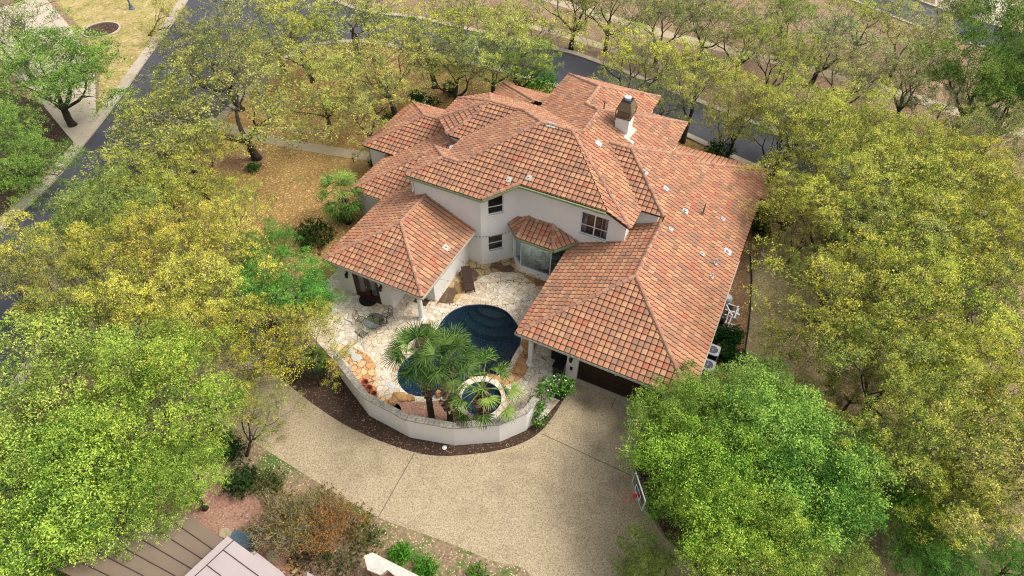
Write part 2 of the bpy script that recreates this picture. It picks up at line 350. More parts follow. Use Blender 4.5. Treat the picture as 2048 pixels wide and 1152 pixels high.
for line, s in ((inner, -.3), (left_far, .2), (outer, .2)):
    for i in range(len(line)-1):
        a, b = Vector(line[i]), Vector(line[i+1]); d = (b-a).normalized(); nn = Vector((-d.y, d.x))
        wdt = .62 if line is not left_far else .95
        ends = [a+nn*(-wdt/2), b+nn*(-wdt/2), b+nn*(wdt/2), a+nn*(wdt/2)]
        kerb.prism([tuple(p) for p in ends], -.05, .13)
for s in (-3.3, 3.3):
    for i in range(len(far_road)-1):
        a, b = Vector(far_road[i]), Vector(far_road[i+1]); d = (b-a).normalized(); nn = Vector((-d.y, d.x))
        kerb.prism([tuple(p) for p in (a+nn*(s-.25), b+nn*(s-.25), b+nn*(s+.25), a+nn*(s+.25))], -.05, .13)
o = kerb.build('kerb', M['kerb']); o['kind'] = 'structure'
# lawns and beds
sheet('lawn_front', [(-39.7,22),(-42.2,28.6),(-44.2,36),(-45.1,42),(-44.7,45.2),(-43.2,47.0),(-40.3,48.8),(-36,49.4),(-31,49.7),(-26,49.8),(-20,49.7),(-14,48.8),(-14,40),(-22,38),(-24,33),(-23,26),(-22,20),(-26,18),(-34,18)], Z1, 'golden')
sheet('lawn_far', [(-52.4,26.2),(-55,31),(-58.2,36.4),(-61.9,42.8),(-66.5,51),(-72,60),(-88,66),(-96,48),(-84,44),(-69,38),(-60,32.8)], Z1, 'drygrass')
sheet('lawn_east', smoothloop([(2.307, 32.867), (2.512, 36.228), (3.517, 38.483), (6.142, 36.932), (8.303, 31.961), (8.540, 26.984), (7.927, 23.014), (6.159, 20.795), (3.909, 21.363), (3.320, 24.974), (2.870, 29.242)], 4), Z1, 'eastlawn')
sheet('mulch_bed_east', smoothloop([(.4,20.5),(.4,33),(.6,41),(2.2,42),(2.6,36), (1.454, 34.575), (2.435, 30.920), (2.920, 27.478), (3.214, 24.921), (2.6,22.5),(1.6,20.6)], 3), Z2, 'leafbed')
sheet('mulch_bed_street', [(-48.4,14.5),(-50,19.2),(-52,24.0),(-53,25.2),(-60.2,26.4),(-66,26),(-66,8),(-50,4)], Z1, 'mulch')
sheet('mulch_bed_tree', smoothloop([(-39.658, 28.328), (-39.132, 29.803), (-37.489, 30.071), (-35.973, 28.644), (-35.719, 26.905), (-37.473, 26.015), (-39.136, 26.657)], 4), Z3, 'leafbed')
sheet('verge_east', [(-12,49.1),(-6.8,47.4),(-1.4,45.7),(4,44.6),(8,43.6),(6,41.5),(-1,42.4),(-7,44),(-12,45.5)], Z1, 'golden')
# neighbour's drive across the street, with saw-cut joints
nd = [(-80.5,42.0),(-69.6,37.4),(-60.2,32.4),(-52.6,26.3),(-51.2,23.2),(-53.5,24.0),(-60.5,26.6),(-68,29),(-82,34)]
sheet('neighbour_driveway', nd, Z3, 'concrete')
jt = MB()
for a, b in (((-70.618, 35.005), (-70.140, 37.588)), ((-78.132, 39.298), (-77.602, 41.520))):
    jt.prism(strip([a, b], .12), .02, .024)
o = jt.build('driveway_joint', M['mulch']); o['kind'] = 'structure'
# garden path from street to front door
sheet('garden_path', strip(smoothloop([(-44.6,31.0),(-40.2,30.8),(-36.6,31.2),(-32.4,32.0),(-28.2,33.0),(-24,34.5)], 6, False), 1.15), Z4, 'path')
sheet('far_path', strip(smoothloop([(-34,69),(-20,66.5),(-9,65.2),(-2.3,65),(3,64.6),(9.0,64.0),(16.7,62.2),(24,60.2),(40,54)], 6, False), 1.6), Z2, 'path')
sheet('woodland_path', strip(smoothloop([(-30,61),(-20,60),(-12,58.6),(-4,57)], 5, False), 1.2), Z2, 'path')
sheet('far_driveway', [(12.6,86.2),(18.8,84.4),(21,92),(17,100),(12,104)], Z2, 'concrete')
sheet('far_lawn', [(21,92),(19,84.6),(40,77),(60,90),(40,110),(18,102)], Z1, 'verge')
# driveway of the house
drive_in = smoothloop([(-42,17.5),(-30,14.0),(-24,13.2),(-19.448, 12.274), (-17.390, 11.902), (-15.537, 11.698), (-13.275, 11.740), (-11.234, 12.000), (-9.945, 12.415), (-8.792, 13.051), (-7.582, 13.877), (-6.557, 14.811), (-5.869, 15.887), (-5.547, 17.187), (-5.427, 18.694), (-5.340, 19.758)], 5, False)
drive_out = smoothloop([(-0.326, 20.103), (-0.560, 18.288), (-0.445, 16.399), (0.123, 15.162), (0.977, 14.290), (1.963, 13.547), (3.933, 12.547), (7,8),(8,2),(-2,6.5), (-3.101, 9.076), (-5.131, 8.872), (-7.198, 8.702), (-9.015, 8.469), (-10.894, 8.250), (-13.012, 8.278), (-15.306, 8.415), (-18.086, 8.600), (-21.219, 8.805), (-25,8.4),(-34,8.6),(-43,11)], 5, False)
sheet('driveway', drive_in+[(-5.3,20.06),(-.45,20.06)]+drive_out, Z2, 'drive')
jt = MB()
for a, b in (((-11.242, 11.964), (-10.988, 8.259)), ((-5.650, 15.996), (-0.481, 15.855)), ((-2.849, 19.978), (-2.832, 19.180))):
    jt.prism(strip([a, b], .045), Z2, Z2+.004)
o = jt.build('driveway_joint', M['joint']); o['kind'] = 'structure'
sheet('verge_south', smoothloop([(-3.101, 9.076), (-5.131, 8.872), (-7.198, 8.702), (-9.015, 8.469), (-10.894, 8.250), (-13.012, 8.278), (-15.306, 8.415), (-18.086, 8.600), (-20.638, 8.753), (-20.781, 7.424), (-17.946, 6.213), (-14.499, 6.633), (-10.020, 6.969), (-7.286, 7.011), (-6,5)], 3), Z1, 'verge')
sheet('gravel_bed', smoothloop([(-20.120, 4.701), (-20.157, 6.780), (-18.416, 6.723), (-15.048, 5.811), (-12.419, 5.528), (-9.948, 5.262), (-12,2), (-16,-2), (-21,3)], 3), Z2, 'redgravel')
sheet('mulch_bed', drive_in[8:]+[(-5.35,19.6),(-6.0,19.2), (-6.126, 18.162), (-6.732, 16.775), (-7.776, 15.143), (-9.849, 13.842), (-12.358, 13.278), (-14.923, 13.418), (-17.628, 14.530), (-19.691, 15.331), (-21.033, 14.661), (-24,16)], Z1, 'mulch')
sheet('bed_east_of_drive', smoothloop([(-.4,19.9),(.5,20.2),(2.5,20.5),(5,17),(5,12),(3,10.5), (1.963, 13.547), (0.977, 14.290), (0.123, 15.162), (-0.445, 16.399), (-0.560, 18.288)], 3), Z1, 'mulch')
wall_base = [(-17.897, 14.401), (-17.556, 14.096), (-14.708, 12.773), (-11.947, 12.632), (-9.539, 13.297), (-7.501, 14.540), (-6.520, 15.802), (-6.292, 16.817)]
patio = [(-23.2,20.0), (-23.6,17.6), (-22.0,16.2)]+[(x+.02, y+.2) for x, y in wall_base[:-1]]+[(-5.95,16.9),(-5.4,19.3),(-5.4,20.1),(-6.1,20.2),(-6.1,27.7),(-12.9,27.9),(-14.6,26.1),(-15.7,26.1),(-22.5,26.1)]
sheet('patio', [patio, pool_loop], Z2, 'flag')
bedA = smoothloop([(-15.6,21.65),(-15.6,26),(-14.62,25.97),(-12.98,27.6),(-12.7,27.2),(-12.0,26.5),(-8.6,26.5), (-9.966, 26.094), (-10.430, 25.911), (-11.276, 26.152), (-11.867, 26.377), (-12.593, 26.170), (-13.630, 25.596), (-14.227, 24.568), (-14.577, 23.479), (-14.497, 22.532), (-14.825, 21.933), (-15.423, 21.682)], 4)
sheet('stone_bed_house', bedA, Z3, 'brownflag')
bedB = smoothloop([(-19.060, 16.068), (-18.505, 16.218), (-17.189, 16.163), (-16.213, 15.633), (-15.610, 14.757), (-14.998, 14.116), (-14.210, 14.101), (-13.508, 14.049), (-13.311, 13.645), (-14.584, 13.659), (-15.653, 13.976), (-17.237, 14.725), (-18.280, 15.413)], 4)
sheet('stone_bed_wall', bedB, Z3, 'orangeflag')
sheet('gravel_bed_palms', smoothloop([(-13.792, 14.127), (-12.391, 14.896), (-11.449, 15.512), (-10.623, 15.485), (-9.765, 15.090), (-7.970, 15.528), (-7.831, 15.253), (-9.969, 14.054), (-11.868, 13.522), (-13.350, 13.555)], 4), Z3, 'redgravel')
sheet('stone_bed_spa', smoothloop([(-9.334, 20.926), (-9.022, 21.339), (-8.574, 20.881), (-8.192, 19.916), (-8.178, 18.848), (-8.731, 17.992), (-9.428, 17.454), (-10.088, 16.560), (-10.563, 15.953), (-10.826, 15.276), (-10.807, 16.389), (-10.443, 17.216), (-9.712, 18.005), (-9.308, 18.957), (-9.332, 20.085)], 3), Z3, 'orangeflag')
# mulch ring with concrete edging on the lawn across the street
cx, cy = -67.0, 38.8
ring = [(cx+1.75*math.cos(a), cy+1.75*math.sin(a)) for a in [k*2*math.pi/40 for k in range(40)]]
sheet('mulch_ring', ring, Z4, 'mulch')
e = MB(); n = 40
for k in range(n):
    a, b = 2*math.pi*k/n, 2*math.pi*(k+1)/n
    e.prism([(cx+r*math.cos(q), cy+r*math.sin(q)) for r, q in ((1.72,a),(1.88,a),(1.88,b),(1.72,b))], -.02, .1)
o = e.build('mulch_ring_edging', M['concrete']); tag(o, 'pale concrete ring edging around a round mulch bed on the lawn across the street', 'edging')
e = MB()
eb = [(1.613, 35.492), (2.247, 32.837), (2.699, 30.091), (2.923, 28.362), (3.080, 26.700), (3.267, 24.947), (3.489, 23.888)]
for i in range(len(eb)-1): e.prism(strip([eb[i], eb[i+1]], .07), -.02, .07)
o = e.build('lawn_edging', M['black']); tag(o, 'thin dark steel lawn edging along the leaf bed east of the house', 'edging')
# ------------------------------------------------------------------ pool and spa
pool = thing('swimming_pool', (*(-11.336, 19.503), 0), 'dark blue free-form swimming pool with curved steps at its far end', 'pool')
b = MB(); n = len(pool_loop)
vs = [(x, y, 0) for x, y in pool_loop]+[(x, y, -1.35) for x, y in pool_loop]
b.add(vs, [(i, n+i, n+(i+1) % n, (i+1) % n) for i in range(n)])
part('basin', b, M['plaster'], pool)
fl = fill([pool_loop], -1.34, 'basin_floor', M['plaster'], None); fl.parent = pool; fl.matrix_parent_inverse = Matrix.Translation(-WL[pool.name])
wt = fill([[(x, y) for x, y in pool_loop]], -.10, 'water', M['water'], None); wt.parent = pool; wt.matrix_parent_inverse = Matrix.Translation(-WL[pool.name])
for r_, z_, mm in ((1.45,-.30,'stepply'),(2.0,-.55,'stepteal'),(2.55,-.80,'stepdeep')):
    b = MB(); b.lathe((-12.3,23.75,0), [(r_-.0,-1.3),(r_,z_-.03),(r_-.03,z_)], 64); part('step', b, M[mm], pool)
# coping along the near edge only shows as pale stone
b = MB(); m_ = len(pool_loop)
for i in range(m_):
    a, c_ = Vector(pool_loop[i]), Vector(pool_loop[(i+1) % m_]); d = (c_-a).normalized(); nn = Vector((d.y, -d.x))
    ctr = Vector((-12,19)); 
    if (a+nn-ctr).length < (a-nn-ctr).length: nn = -nn
    b.add([(*a, .035), (*c_, .035), (*(c_+nn*.30), .035), (*(a+nn*.30), .035), (*a, -.06), (*c_, -.06)], [(0,1,2,3), (0,4,5,1)])
part('coping', b, M['flag'], pool)
sx, sy = (-9.535, 16.327)
spa = thing('spa', (sx, sy, 0), 'round raised hot tub with pale stone rim behind the palms', 'hot tub')
b = MB(); N_ = 40
def ringpts(r): return [(sx+r*math.cos(2*math.pi*k/N_), sy+r*math.sin(2*math.pi*k/N_)) for k in range(N_)]
pi_, po_ = ringpts(1.12), ringpts(1.5)
for (A_, B_, za, zb) in ((po_, po_, -.02, .38), (po_, pi_, .38, .38)):
    b.add([(x, y, za) for x, y in A_]+[(x, y, zb) for x, y in B_], [(k, (k+1) % N_, N_+(k+1) % N_, N_+k) for k in range(N_)])
part('rim', b, M['flag'], spa)
b = MB(); b.add([(x, y, .38) for x, y in pi_]+[(x, y, .04) for x, y in ringpts(1.05)], [(k, (k+1) % N_, N_+(k+1) % N_, N_+k) for k in range(N_)]+[tuple(range(N_, 2*N_))]); part('basin', b, M['spaply'], spa)
b = MB(); b.add([(x, y, .28) for x, y in ringpts(1.1)], [tuple(range(N_))]); part('water', b, M['water'], spa)
b = MB(); b.lathe((sx-.2, sy-.1, .05), [(.75,0),(.75,.08),(.55,.08),(.55,.01)], 32); part('bench', b, M['acblue'], spa)
# garden wall
gw = thing('garden_wall', (-11,13,0), 'curved white stucco garden wall with weathered grey cap around the pool terrace', 'wall')
b = MB(); cp = MB()
def offs(line, d):
    out = []
    for i, p in enumerate(line):
        a = Vector(line[max(i-1, 0)]); c_ = Vector(line[min(i+1, len(line)-1)]); t_ = (c_-a).normalized(); nn = Vector((-t_.y, t_.x)); out.append(tuple(Vector(p)+nn*d))
    return out
wo, wi = wall_base, offs(wall_base, .28)
for i in range(len(wo)-1): b.prism([wo[i], wo[i+1], wi[i+1], wi[i]], -.05, 1.78)
co, ci = offs(wall_base, -.04), offs(wall_base, .33)
for i in range(1, len(wo)-1):
    k = 5
    for j in range(k):
        f0, f1 = j/k, (j+1)/k-.008
        q = [tuple(Vector(A_[i]).lerp(Vector(A_[i+1]), f)+Vector((rnd.uniform(-.01,.01), rnd.uniform(-.012,.012)))) for A_, f in ((co,f0),(co,f1),(ci,f1),(ci,f0))]
        cp.prism(q, 1.78, 1.86+rnd.uniform(-.012,.012))
part('wall', b, M['stucco'], gw); part('cap', cp, M['cap'], gw)
pb = thing('wall_pier', (*(-18.331, 15.294), 0), 'white plastered end pier of the garden wall with a small black lamp on top', 'pier')
b = MB(); q = Vector(wall_base[0]); q2 = Vector(wall_base[1]); b.prism([tuple(q+Vector((-.1,.0))), tuple(q+Vector((.85,-.25))), tuple(q2+Vector((.75,.25))), tuple(q2+Vector((.3,.2)))], -.02, 1.5)
part('plinth', b, M['white'], pb); b = MB(); b.lathe((q.x+.35, q.y-.05, 1.5), [(.12,0),(.14,.06),(.09,.14),(.03,.16)], 14); part('lamp', b, M['black'], pb)

# ------------------------------------------------------------------ house
house = thing('house', (-10,30,0), 'two-storey white stucco house with red and orange clay tile hip roofs', 'house')
TW, TC = .32, .355
def plane_tiles(mb, poly, anchor, seed):
    "poly: 3D convex polygon; clay tiles laid in courses from the eave point anchor"
    P = [Vector(p) for p in poly]
    nn = Vector((0,0,0))
    for i in range(1, len(P)-1): nn += (P[i]-P[0]).cross(P[i+1]-P[0])
    nn.normalize()
    if nn.z < 0: nn = -nn
    U = Vector((-nn.y, nn.x, 0)).normalized(); V = nn.cross(U)
    if V.z < 0: V = -V; U = -U
    A = Vector(anchor)
    q = [((p-A).dot(U), (p-A).dot(V)) for p in P]
    ar = sum(q[i][0]*q[(i+1) % len(q)][1]-q[(i+1) % len(q)][0]*q[i][1] for i in range(len(q)))
    if ar < 0: q = q[::-1]
    hp = []
    for i in range(len(q)):
        (x0, y0), (x1, y1) = q[i], q[(i+1) % len(q)]; L = math.hypot(x1-x0, y1-y0)
        if L < 1e-6: continue
        nx, ny = -(y1-y0)/L, (x1-x0)/L
        off = .05 if abs(ny) > .999 and ny > 0 and y0 < .02 else 0      # eave overhang
        hp.append((nx, ny, nx*x0+ny*y0-off))
    r_ = random.Random(seed); g = random.Random(seed*31)
    us = [p[0] for p in q]; vv = [p[1] for p in q]
    i0, i1 = math.floor(min(us)/TW)-1, math.ceil(max(us)/TW)+1; j0, j1 = math.floor(min(vv)/TC)-1, math.ceil(max(vv)/TC)+1
    prof = [(0,-.008),(.05,.026),(.22,.040),(.42,.044),(.62,.041),(.88,.026),(.94,-.008),(1,-.008)]
    for j in range(j0, j1):
        tv = .5
        for i in range(i0, i1):
            if r_.random() > .18: tv = r_.random()
            du, dl = r_.uniform(-.006,.006), r_.uniform(-.006,.008)
            u0, v0, u1, v1 = i*TW, j*TC-.045, (i+1)*TW, (j+1)*TC
            ins = True; out = False
            for nx, ny, d in hp:
                k = [nx*u+ny*v-d for u, v in ((u0,v0),(u1,v0),(u1,v1),(u0,v1))]
                if min(k) < 0: ins = False
                if max(k) < 0: out = True; break
            if out: continue
            quads = []
            for a in range(len(prof)-1):
                (f0, h0), (f1, h1) = prof[a], prof[a+1]; ua, ub = u0+f0*TW, u0+f1*TW
                lift = .068+dl
                quads.append([(ua,v0,h0+lift),(ub,v0,h1+lift),(ub,v1,h1-.004),(ua,v1,h0-.004)])
                quads.append([(ua,v0,h0+lift-.018),(ub,v0,h1+lift-.018),(ub,v0,h1+lift),(ua,v0,h0+lift)])
                quads.append([(ua,v0+.02,-.03),(ub,v0+.02,-.03),(ub,v0,h1+lift-.018),(ua,v0,h0+lift-.018)])  # dark face closing the gap under the lip, its shade painted in
            for qi, qd in enumerate(quads):
                if not ins:
                    for nx, ny, d in hp:
                        res = []
                        for m in range(len(qd)):
                            a_, b_ = qd[m-1], qd[m]; ka, kb = nx*a_[0]+ny*a_[1]-d, nx*b_[0]+ny*b_[1]-d
                            if (ka >= 0) != (kb >= 0):
                                t_ = ka/(ka-kb); res.append(tuple(a_[c_]+(b_[c_]-a_[c_])*t_ for c_ in range(3)))
                            if kb >= 0: res.append(b_)
                        qd = res
                        if len(qd) < 3: break
                    if len(qd) < 3: continue
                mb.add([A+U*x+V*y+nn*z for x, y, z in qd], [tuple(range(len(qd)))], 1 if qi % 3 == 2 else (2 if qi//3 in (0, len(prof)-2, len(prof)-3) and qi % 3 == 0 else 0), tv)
    # deck under the tiles
    n = len(P); vs = [p-nn*.012 for p in P]+[p-nn*.012-Vector((0,0,.11)) for p in P]
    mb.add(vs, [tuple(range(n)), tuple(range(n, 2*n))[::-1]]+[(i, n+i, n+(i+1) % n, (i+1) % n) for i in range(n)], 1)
def caps(mb, a, b, seed=1, lift=.035):
    a, b = Vector(a), Vector(b); L = (b-a).length; k = max(1, round(L/.40)); d = (b-a)/k
    r_ = random.Random(seed)
    for i in range(k):
        p0 = a+d*i+Vector((0,0,lift)); p1 = a+d*(i+1.12)+Vector((0,0,lift-.012))
        mb.tube([p0, p1], [.135, .118], 8, 0, True, r_.random())
def gutter(mb, a, b, drop=.06):
    a, b = Vector(a), Vector(b); d = (b-a).normalized(); rot = Matrix((d, Vector((0,0,1)).cross(d), Vector((0,0,1)))).transposed()
    mb.box((a+b)/2-Vector((0,0,drop+.05)), ((b-a).length, .12, .13), 0, 0, rot)
    mb.box((a+b)/2-Vector((0,0,drop-.02)), ((b-a).length, .15, .02), 0, 0, rot)
secn = [0]
def section(planes, ridges, gutters=(), gmat='trim', vents=()):
    secn[0] += 1; b = MB()
    for i, (poly, anc) in enumerate(planes): plane_tiles(b, poly, anc or poly[0], secn[0]*10+i)
    o = part('roof', b, [M['tile'], M['roofdeck_gapshade'], M['tilejoint']], house, 'tv')
    for i, (p, q) in enumerate(ridges): c_ = MB(); caps(c_, p, q, secn[0]*7+i); part('ridge_tiles', c_, M['ridge'], o, 'tv', False)
    for p, q in gutters:
        g = MB(); gutter(g, p, q); part('gutter', g, M[gmat], o)
    return o
S = .457
def Z(f): return lambda x, y: (x, y, f(x, y))
def hip(x0, x1, y0, y1, z0, s=S, open_n=False, cutE=None):
    hw = (x1-x0)/2; xr = (x0+x1)/2; zr = z0+s*hw; ya = y0+hw; yb = y1 if open_n else y1-hw
    ye = cutE or y1
    pl = [([(x0,y0,z0),(x1,y0,z0),(xr,ya,zr)], None),
          ([(x0,y1,z0),(x0,y0,z0),(xr,ya,zr),(xr,yb,zr)], (x0,y0,z0)),
          ([(x1,y0,z0),(x1,ye,z0),(xr,min(yb,ye) if open_n else yb,zr),(xr,ya,zr)], (x1,y0,z0))]
    rd = [((x0,y0,z0),(xr,ya,zr)),((x1,y0,z0),(xr,ya,zr)),((xr,ya,zr),(xr,min(yb,ye) if open_n else yb,zr))]
    if not open_n:
        pl.append(([(x1,y1,z0),(x0,y1,z0),(xr,yb,zr)], None)); rd += [((x0,y1,z0),(xr,yb,zr)),((x1,y1,z0),(xr,yb,zr))]
    return pl, rd
ZL = 2.95
# garage wing
pl, rd = hip(-8.95, .9, 19.58, 41.3, ZL); rd[2] = ((-4.025,24.505,5.2),(-4.025,29.4,5.2))
rd = [rd[0], rd[1], rd[2], ((.9,41.3,ZL),(-4.025,36.375,5.2))]
garage_roof = section(pl, rd, [((-8.98,19.53,ZL),(.93,19.53,ZL)),((.96,19.5,ZL),(.96,31.0,ZL)),((-9.0,19.5,ZL),(-9.0,26.3,ZL))], 'fascia')
# garden room wing
pl, rd = hip(-22.2, -15.1, 19.47, 30, ZL, S, True, 26.0)
pl[1] = ([(-22.2,30,ZL),(-22.2,19.47,ZL),(-18.65,23.02,4.572),(-18.65,30,4.572)], (-22.2,19.47,ZL))
room_roof = section(pl, rd, [((-22.25,19.42,ZL),(-15.05,19.42,ZL)),((-15.05,19.4,ZL),(-15.05,26.0,ZL))], 'fascia')
# low wings on the west side
z = lambda y: ZL+S*(y-25.9)
section([([(-24.8,25.9,ZL),(-22.2,25.9,ZL),(-18.0,30.1,z(30.1)),(-19.5,31.2,z(31.2))], (-24.8,25.9,ZL)),
         ([(-24.8,33.5,ZL),(-24.8,25.9,ZL),(-19.5,31.2,z(31.2)),(-19.5,33.5,z(31.2))], (-24.8,25.9,ZL))],
        [((-24.8,25.9,ZL),(-19.7,31.0,z(31.0)))], [((-24.85,25.85,ZL),(-22.3,25.85,ZL))], 'fascia')
section([([(-26.7,30.1,3.4),(-21,30.1,3.4),(-21,33.5,4.95),(-23.3,33.5,4.95)], (-26.7,30.1,3.4)),
         ([(-26.7,36.9,3.4),(-26.7,30.1,3.4),(-23.3,33.5,4.95)], (-26.7,30.1,3.4)),
         ([(-21,36.9,3.4),(-26.7,36.9,3.4),(-23.3,33.5,4.95),(-21,33.5,4.95)], (-26.7,36.9,3.4))],
        [((-26.7,30.1,3.4),(-23.3,33.5,4.95)),((-26.7,36.9,3.4),(-23.3,33.5,4.95)),((-23.3,33.5,4.95),(-21.2,33.5,4.95))])
section([([(-8,43.6,ZL),(-21.8,43.6,ZL),(-16.8,38.6,ZL+S*5),(-8,38.6,ZL+S*5)], (-21.8,43.6,ZL)),
         ([(-21.8,43.6,ZL),(-21.8,36,ZL),(-16.8,36,ZL+S*5),(-16.8,38.6,ZL+S*5)], (-21.8,36,ZL))],
        [((-21.8,43.6,ZL),(-16.8,38.6,ZL+S*5))])
# upper storey
s2 = .467; zS = lambda y: 5.95+s2*(y-25.75)
e1L, e1R, no, e2, pk, pk2, j1, j2 = (-19.78,25.75), (-14.38,25.75), (-12.62,27.27), (-6.91,27.27), (-10.97,31.33), (-13.0,31.33), (-16.83,27.5), (-18.03,27.5)
f = lambda *ps: [(x, y, zS(y)) for x, y in ps]
zr = zS(31.33); zj = zS(27.5)
zW1 = lambda x: zr+s2*(x+13.0); fW1 = lambda *ps: [(x, y, zW1(x)) for x, y in ps]
zN = lambda y: zr-s2*(y-31.33); fN = lambda *ps: [(x, y, zN(y)) for x, y in ps]
zE = lambda x: zS(27.27)-s2*(x+6.91); fE = lambda *ps: [(x, y, zE(x)) for x, y in ps]
a = (-10.42, 31.88); bb = (-10.42, 34.7); g = (-5.39, 39.73)
zW2 = lambda x: zE(-10.42)+s2*(x+10.42); fW2 = lambda *ps: [(x, y, zW2(x)) for x, y in ps]
zb = zE(-10.42); P = (-17.94,33.88,7.365); ze = 5.95
anS = (-19.78,25.75,5.95)
main = [(f(e1L, e1R, (-14.38,27.5), j1, j2), anS), (f(e1R, no, (-12.62,27.5), (-14.38,27.5)), anS), (f(no, e2, (-7.14,27.5), (-12.62,27.5)), anS), (f(j1, (-7.14,27.5), pk, pk2), anS),
        ([(-19.78,29.25,5.95),(-19.78,25.75,5.95),(*j2,zj)], None), ([(-18.58,29.25,5.95),(-19.78,29.25,5.95),(*j2,zj),(*j1,zj)], None),
        (fW1(pk2, j1, (-18.58,29.25), (-18.58,30.85), (-15.55,33.88)), (-18.58,29.25,zW1(-18.58))),
        (fN((-17.94,33.88), (-15.55,33.88), (-15.55,36.91), (-19.6,36.91)), (-19.6,36.91,zN(36.91))),
        (fN((-15.55,33.88), pk2, pk, a, (-15.45,36.91), (-15.55,36.91)), (-19.6,36.91,zN(36.91))),
        (fE(a, pk, e2), (-5.39,27.27,zE(-5.39))), (fE(e2, (-5.39,27.27), g, bb, a), (-5.39,27.27,zE(-5.39)))]
rg = [((-19.78,25.75,5.95),(*j2,zj)), ((-19.78,29.25,5.95),(*j2,zj)), ((*j2,zj),(*j1,zj)), ((*j1,zj),(*pk2,zr)), ((*pk2,zr),(*pk,zr)),
      ((-5.39,27.27,zE(-5.39)),(*pk,zr)), ((-15.55,33.88,7.36),(*pk2,zr)), ((*a,zb),(*pk,zr)), ((*a,zb),(*bb,zb)), ((e1R[0],e1R[1]+.02,5.97),(no[0],no[1]+.02,zS(27.27)+.02))]
main_roof = section(main, rg, [((-19.8,25.69,5.95),(-14.35,25.69,5.95)), ((-14.33,25.70,5.95),(-12.58,27.21,zS(27.27)-.0)), ((-12.56,27.21,zS(27.27)),(-6.95,27.21,zS(27.27)))])
# west bay of the upper storey: five-sided end
zWS = lambda y: 5.95+(7.365-5.95)/(33.88-30.85)*(y-30.85)
section([([(-19.6,30.85,ze),(-18.58,30.85,ze),(-15.55,33.88,7.365),P], (-19.6,30.85,ze)), ([(-21.3,32.4,ze),(-19.6,30.85,ze),P], None),
         ([(-21.4,35.3,ze),(-21.3,32.4,ze),P], None), ([(-19.6,36.91,ze),(-21.4,35.3,ze),P], None)],
        [((-19.6,30.85,ze),P), ((-21.3,32.4,ze),P), ((-21.4,35.3,ze),P), ((-19.6,36.91,ze),P), (P,(-15.55,33.88,7.365))])
# north part and east gable piece
zd = zW2(-11.79); c3 = (-11.79,36.07,zd); d3 = (-11.79,38.64,zd)
zf = zd-s2*3.66
section([(fW2(a, bb, (-11.79,36.07), (-14.61,36.07)), (-15.45,36.91,zW2(-15.45))), (fW2((-14.61,36.07), (-11.79,36.07), (-11.79,38.64), (-15.45,42.3), (-15.45,36.91)), (-15.45,36.91,zW2(-15.45))),
         ([(-8.13,39.73,zf),(-8.13,42.3,zf),d3,c3], (-8.13,39.73,zf)), ([(-8.13,42.3,zf),(-15.45,42.3,zW2(-15.45)),d3], None),
         ([(*g,zE(-5.39)),(-8.13,39.73,zf),c3,(*bb,zb)], (*g,zE(-5.39)))],
        [(c3,d3), ((-15.45,42.3,zW2(-15.45)),d3), ((-8.13,42.3,zf),d3), (c3,(*bb,zb)), ((*g,zE(-5.39)),(*bb,zb))])
zg = 5.95+s2*3.43
section([([(-5.39,29.2,ze),(-3.95,29.2,ze),(-7.38,32.63,zg),(-8.82,32.63,zg)], (-5.39,29.2,ze)), ([(-3.95,29.2,ze),(-3.95,36.06,ze),(-7.38,32.63,zg)], None),
         ([(-3.95,36.06,ze),(-5.39,36.06,ze),(-8.82,32.63,zg),(-7.38,32.63,zg)], None)],
        [((-3.95,29.2,ze),(-7.38,32.63,zg)), ((-3.95,36.06,ze),(-7.38,32.63,zg)), ((-8.82,32.63,zg),(-7.38,32.63,zg))])
# bay window roof
B0, B1, B2, B3 = (-13.25,27.35,3.3), (-12.2,26.27,3.3), (-9.67,26.27,3.3), (-8.62,27.66,3.3)
T0, T1, T2 = (-12.86,27.72,3.98), (-12.0,27.72,3.98), (-10.35,27.72,3.98)
def onp(A_, B_, C_, x, y):
    n_ = (Vector(B_)-Vector(A_)).cross(Vector(C_)-Vector(A_)); return (x, y, A_[2]-(n_.x*(x-A_[0])+n_.y*(y-A_[1]))/n_.z)
T0 = onp(B0, B1, T1, -12.92, 27.74); T3 = onp(B2, B3, T2, -9.4, 27.74)
section([([B1,B2,T2,T1], B1), ([B0,B1,T1,T0], B0), ([B2,B3,T2], B2)], [(B1,T1),(B2,T2)],
        [((-13.28,27.3,3.3),(-12.22,26.21,3.3)), ((-12.24,26.21,3.3),(-9.63,26.21,3.3)), ((-9.6,26.22,3.3),(-8.55,27.6,3.3))])
# ------------------------------------------------------------------ walls
def wall(p, q, z0, zp, zq, holes=(), th=.2, mat='stucco'):
    "outer face on the right-hand side walking p to q; holes are (u0,u1,za,zb)"
    p, q = Vector((*p,0)), Vector((*q,0)); L = (q-p).length; d = (q-p)/L; nn = Vector((-d.y, d.x, 0)); b = MB()
    us = sorted({0, L}|{u for h in holes for u in h[:2]}); zs = sorted({z0}|{k for h in holes for k in h[2:]})
    top = lambda u: zp+(zq-zp)*u/L
    for i in range(len(us)-1):
        ua, ub = us[i], us[i+1]; um = (ua+ub)/2
        for j in range(len(zs)):
            za = zs[j]; zb = zs[j+1] if j+1 < len(zs) else None; zm = (za+(zb or top(um)))/2
            if any(h[0] < um < h[1] and h[2] < zm < h[3] for h in holes): continue
            ta, tb = (zb, zb) if zb else (top(ua), top(ub))
            A_, B_ = p+d*ua, p+d*ub
            vs = [A_+Vector((0,0,za)), B_+Vector((0,0,za)), B_+Vector((0,0,tb)), A_+Vector((0,0,ta))]; vs += [v+nn*th for v in vs]
            b.add(vs, [(0,1,2,3),(7,6,5,4),(0,4,5,1),(3,2,6,7)]+([(0,3,7,4)] if i else [])+([(1,5,6,2)] if i < len(us)-2 else []))
    return part('wall', b, M[mat], house)
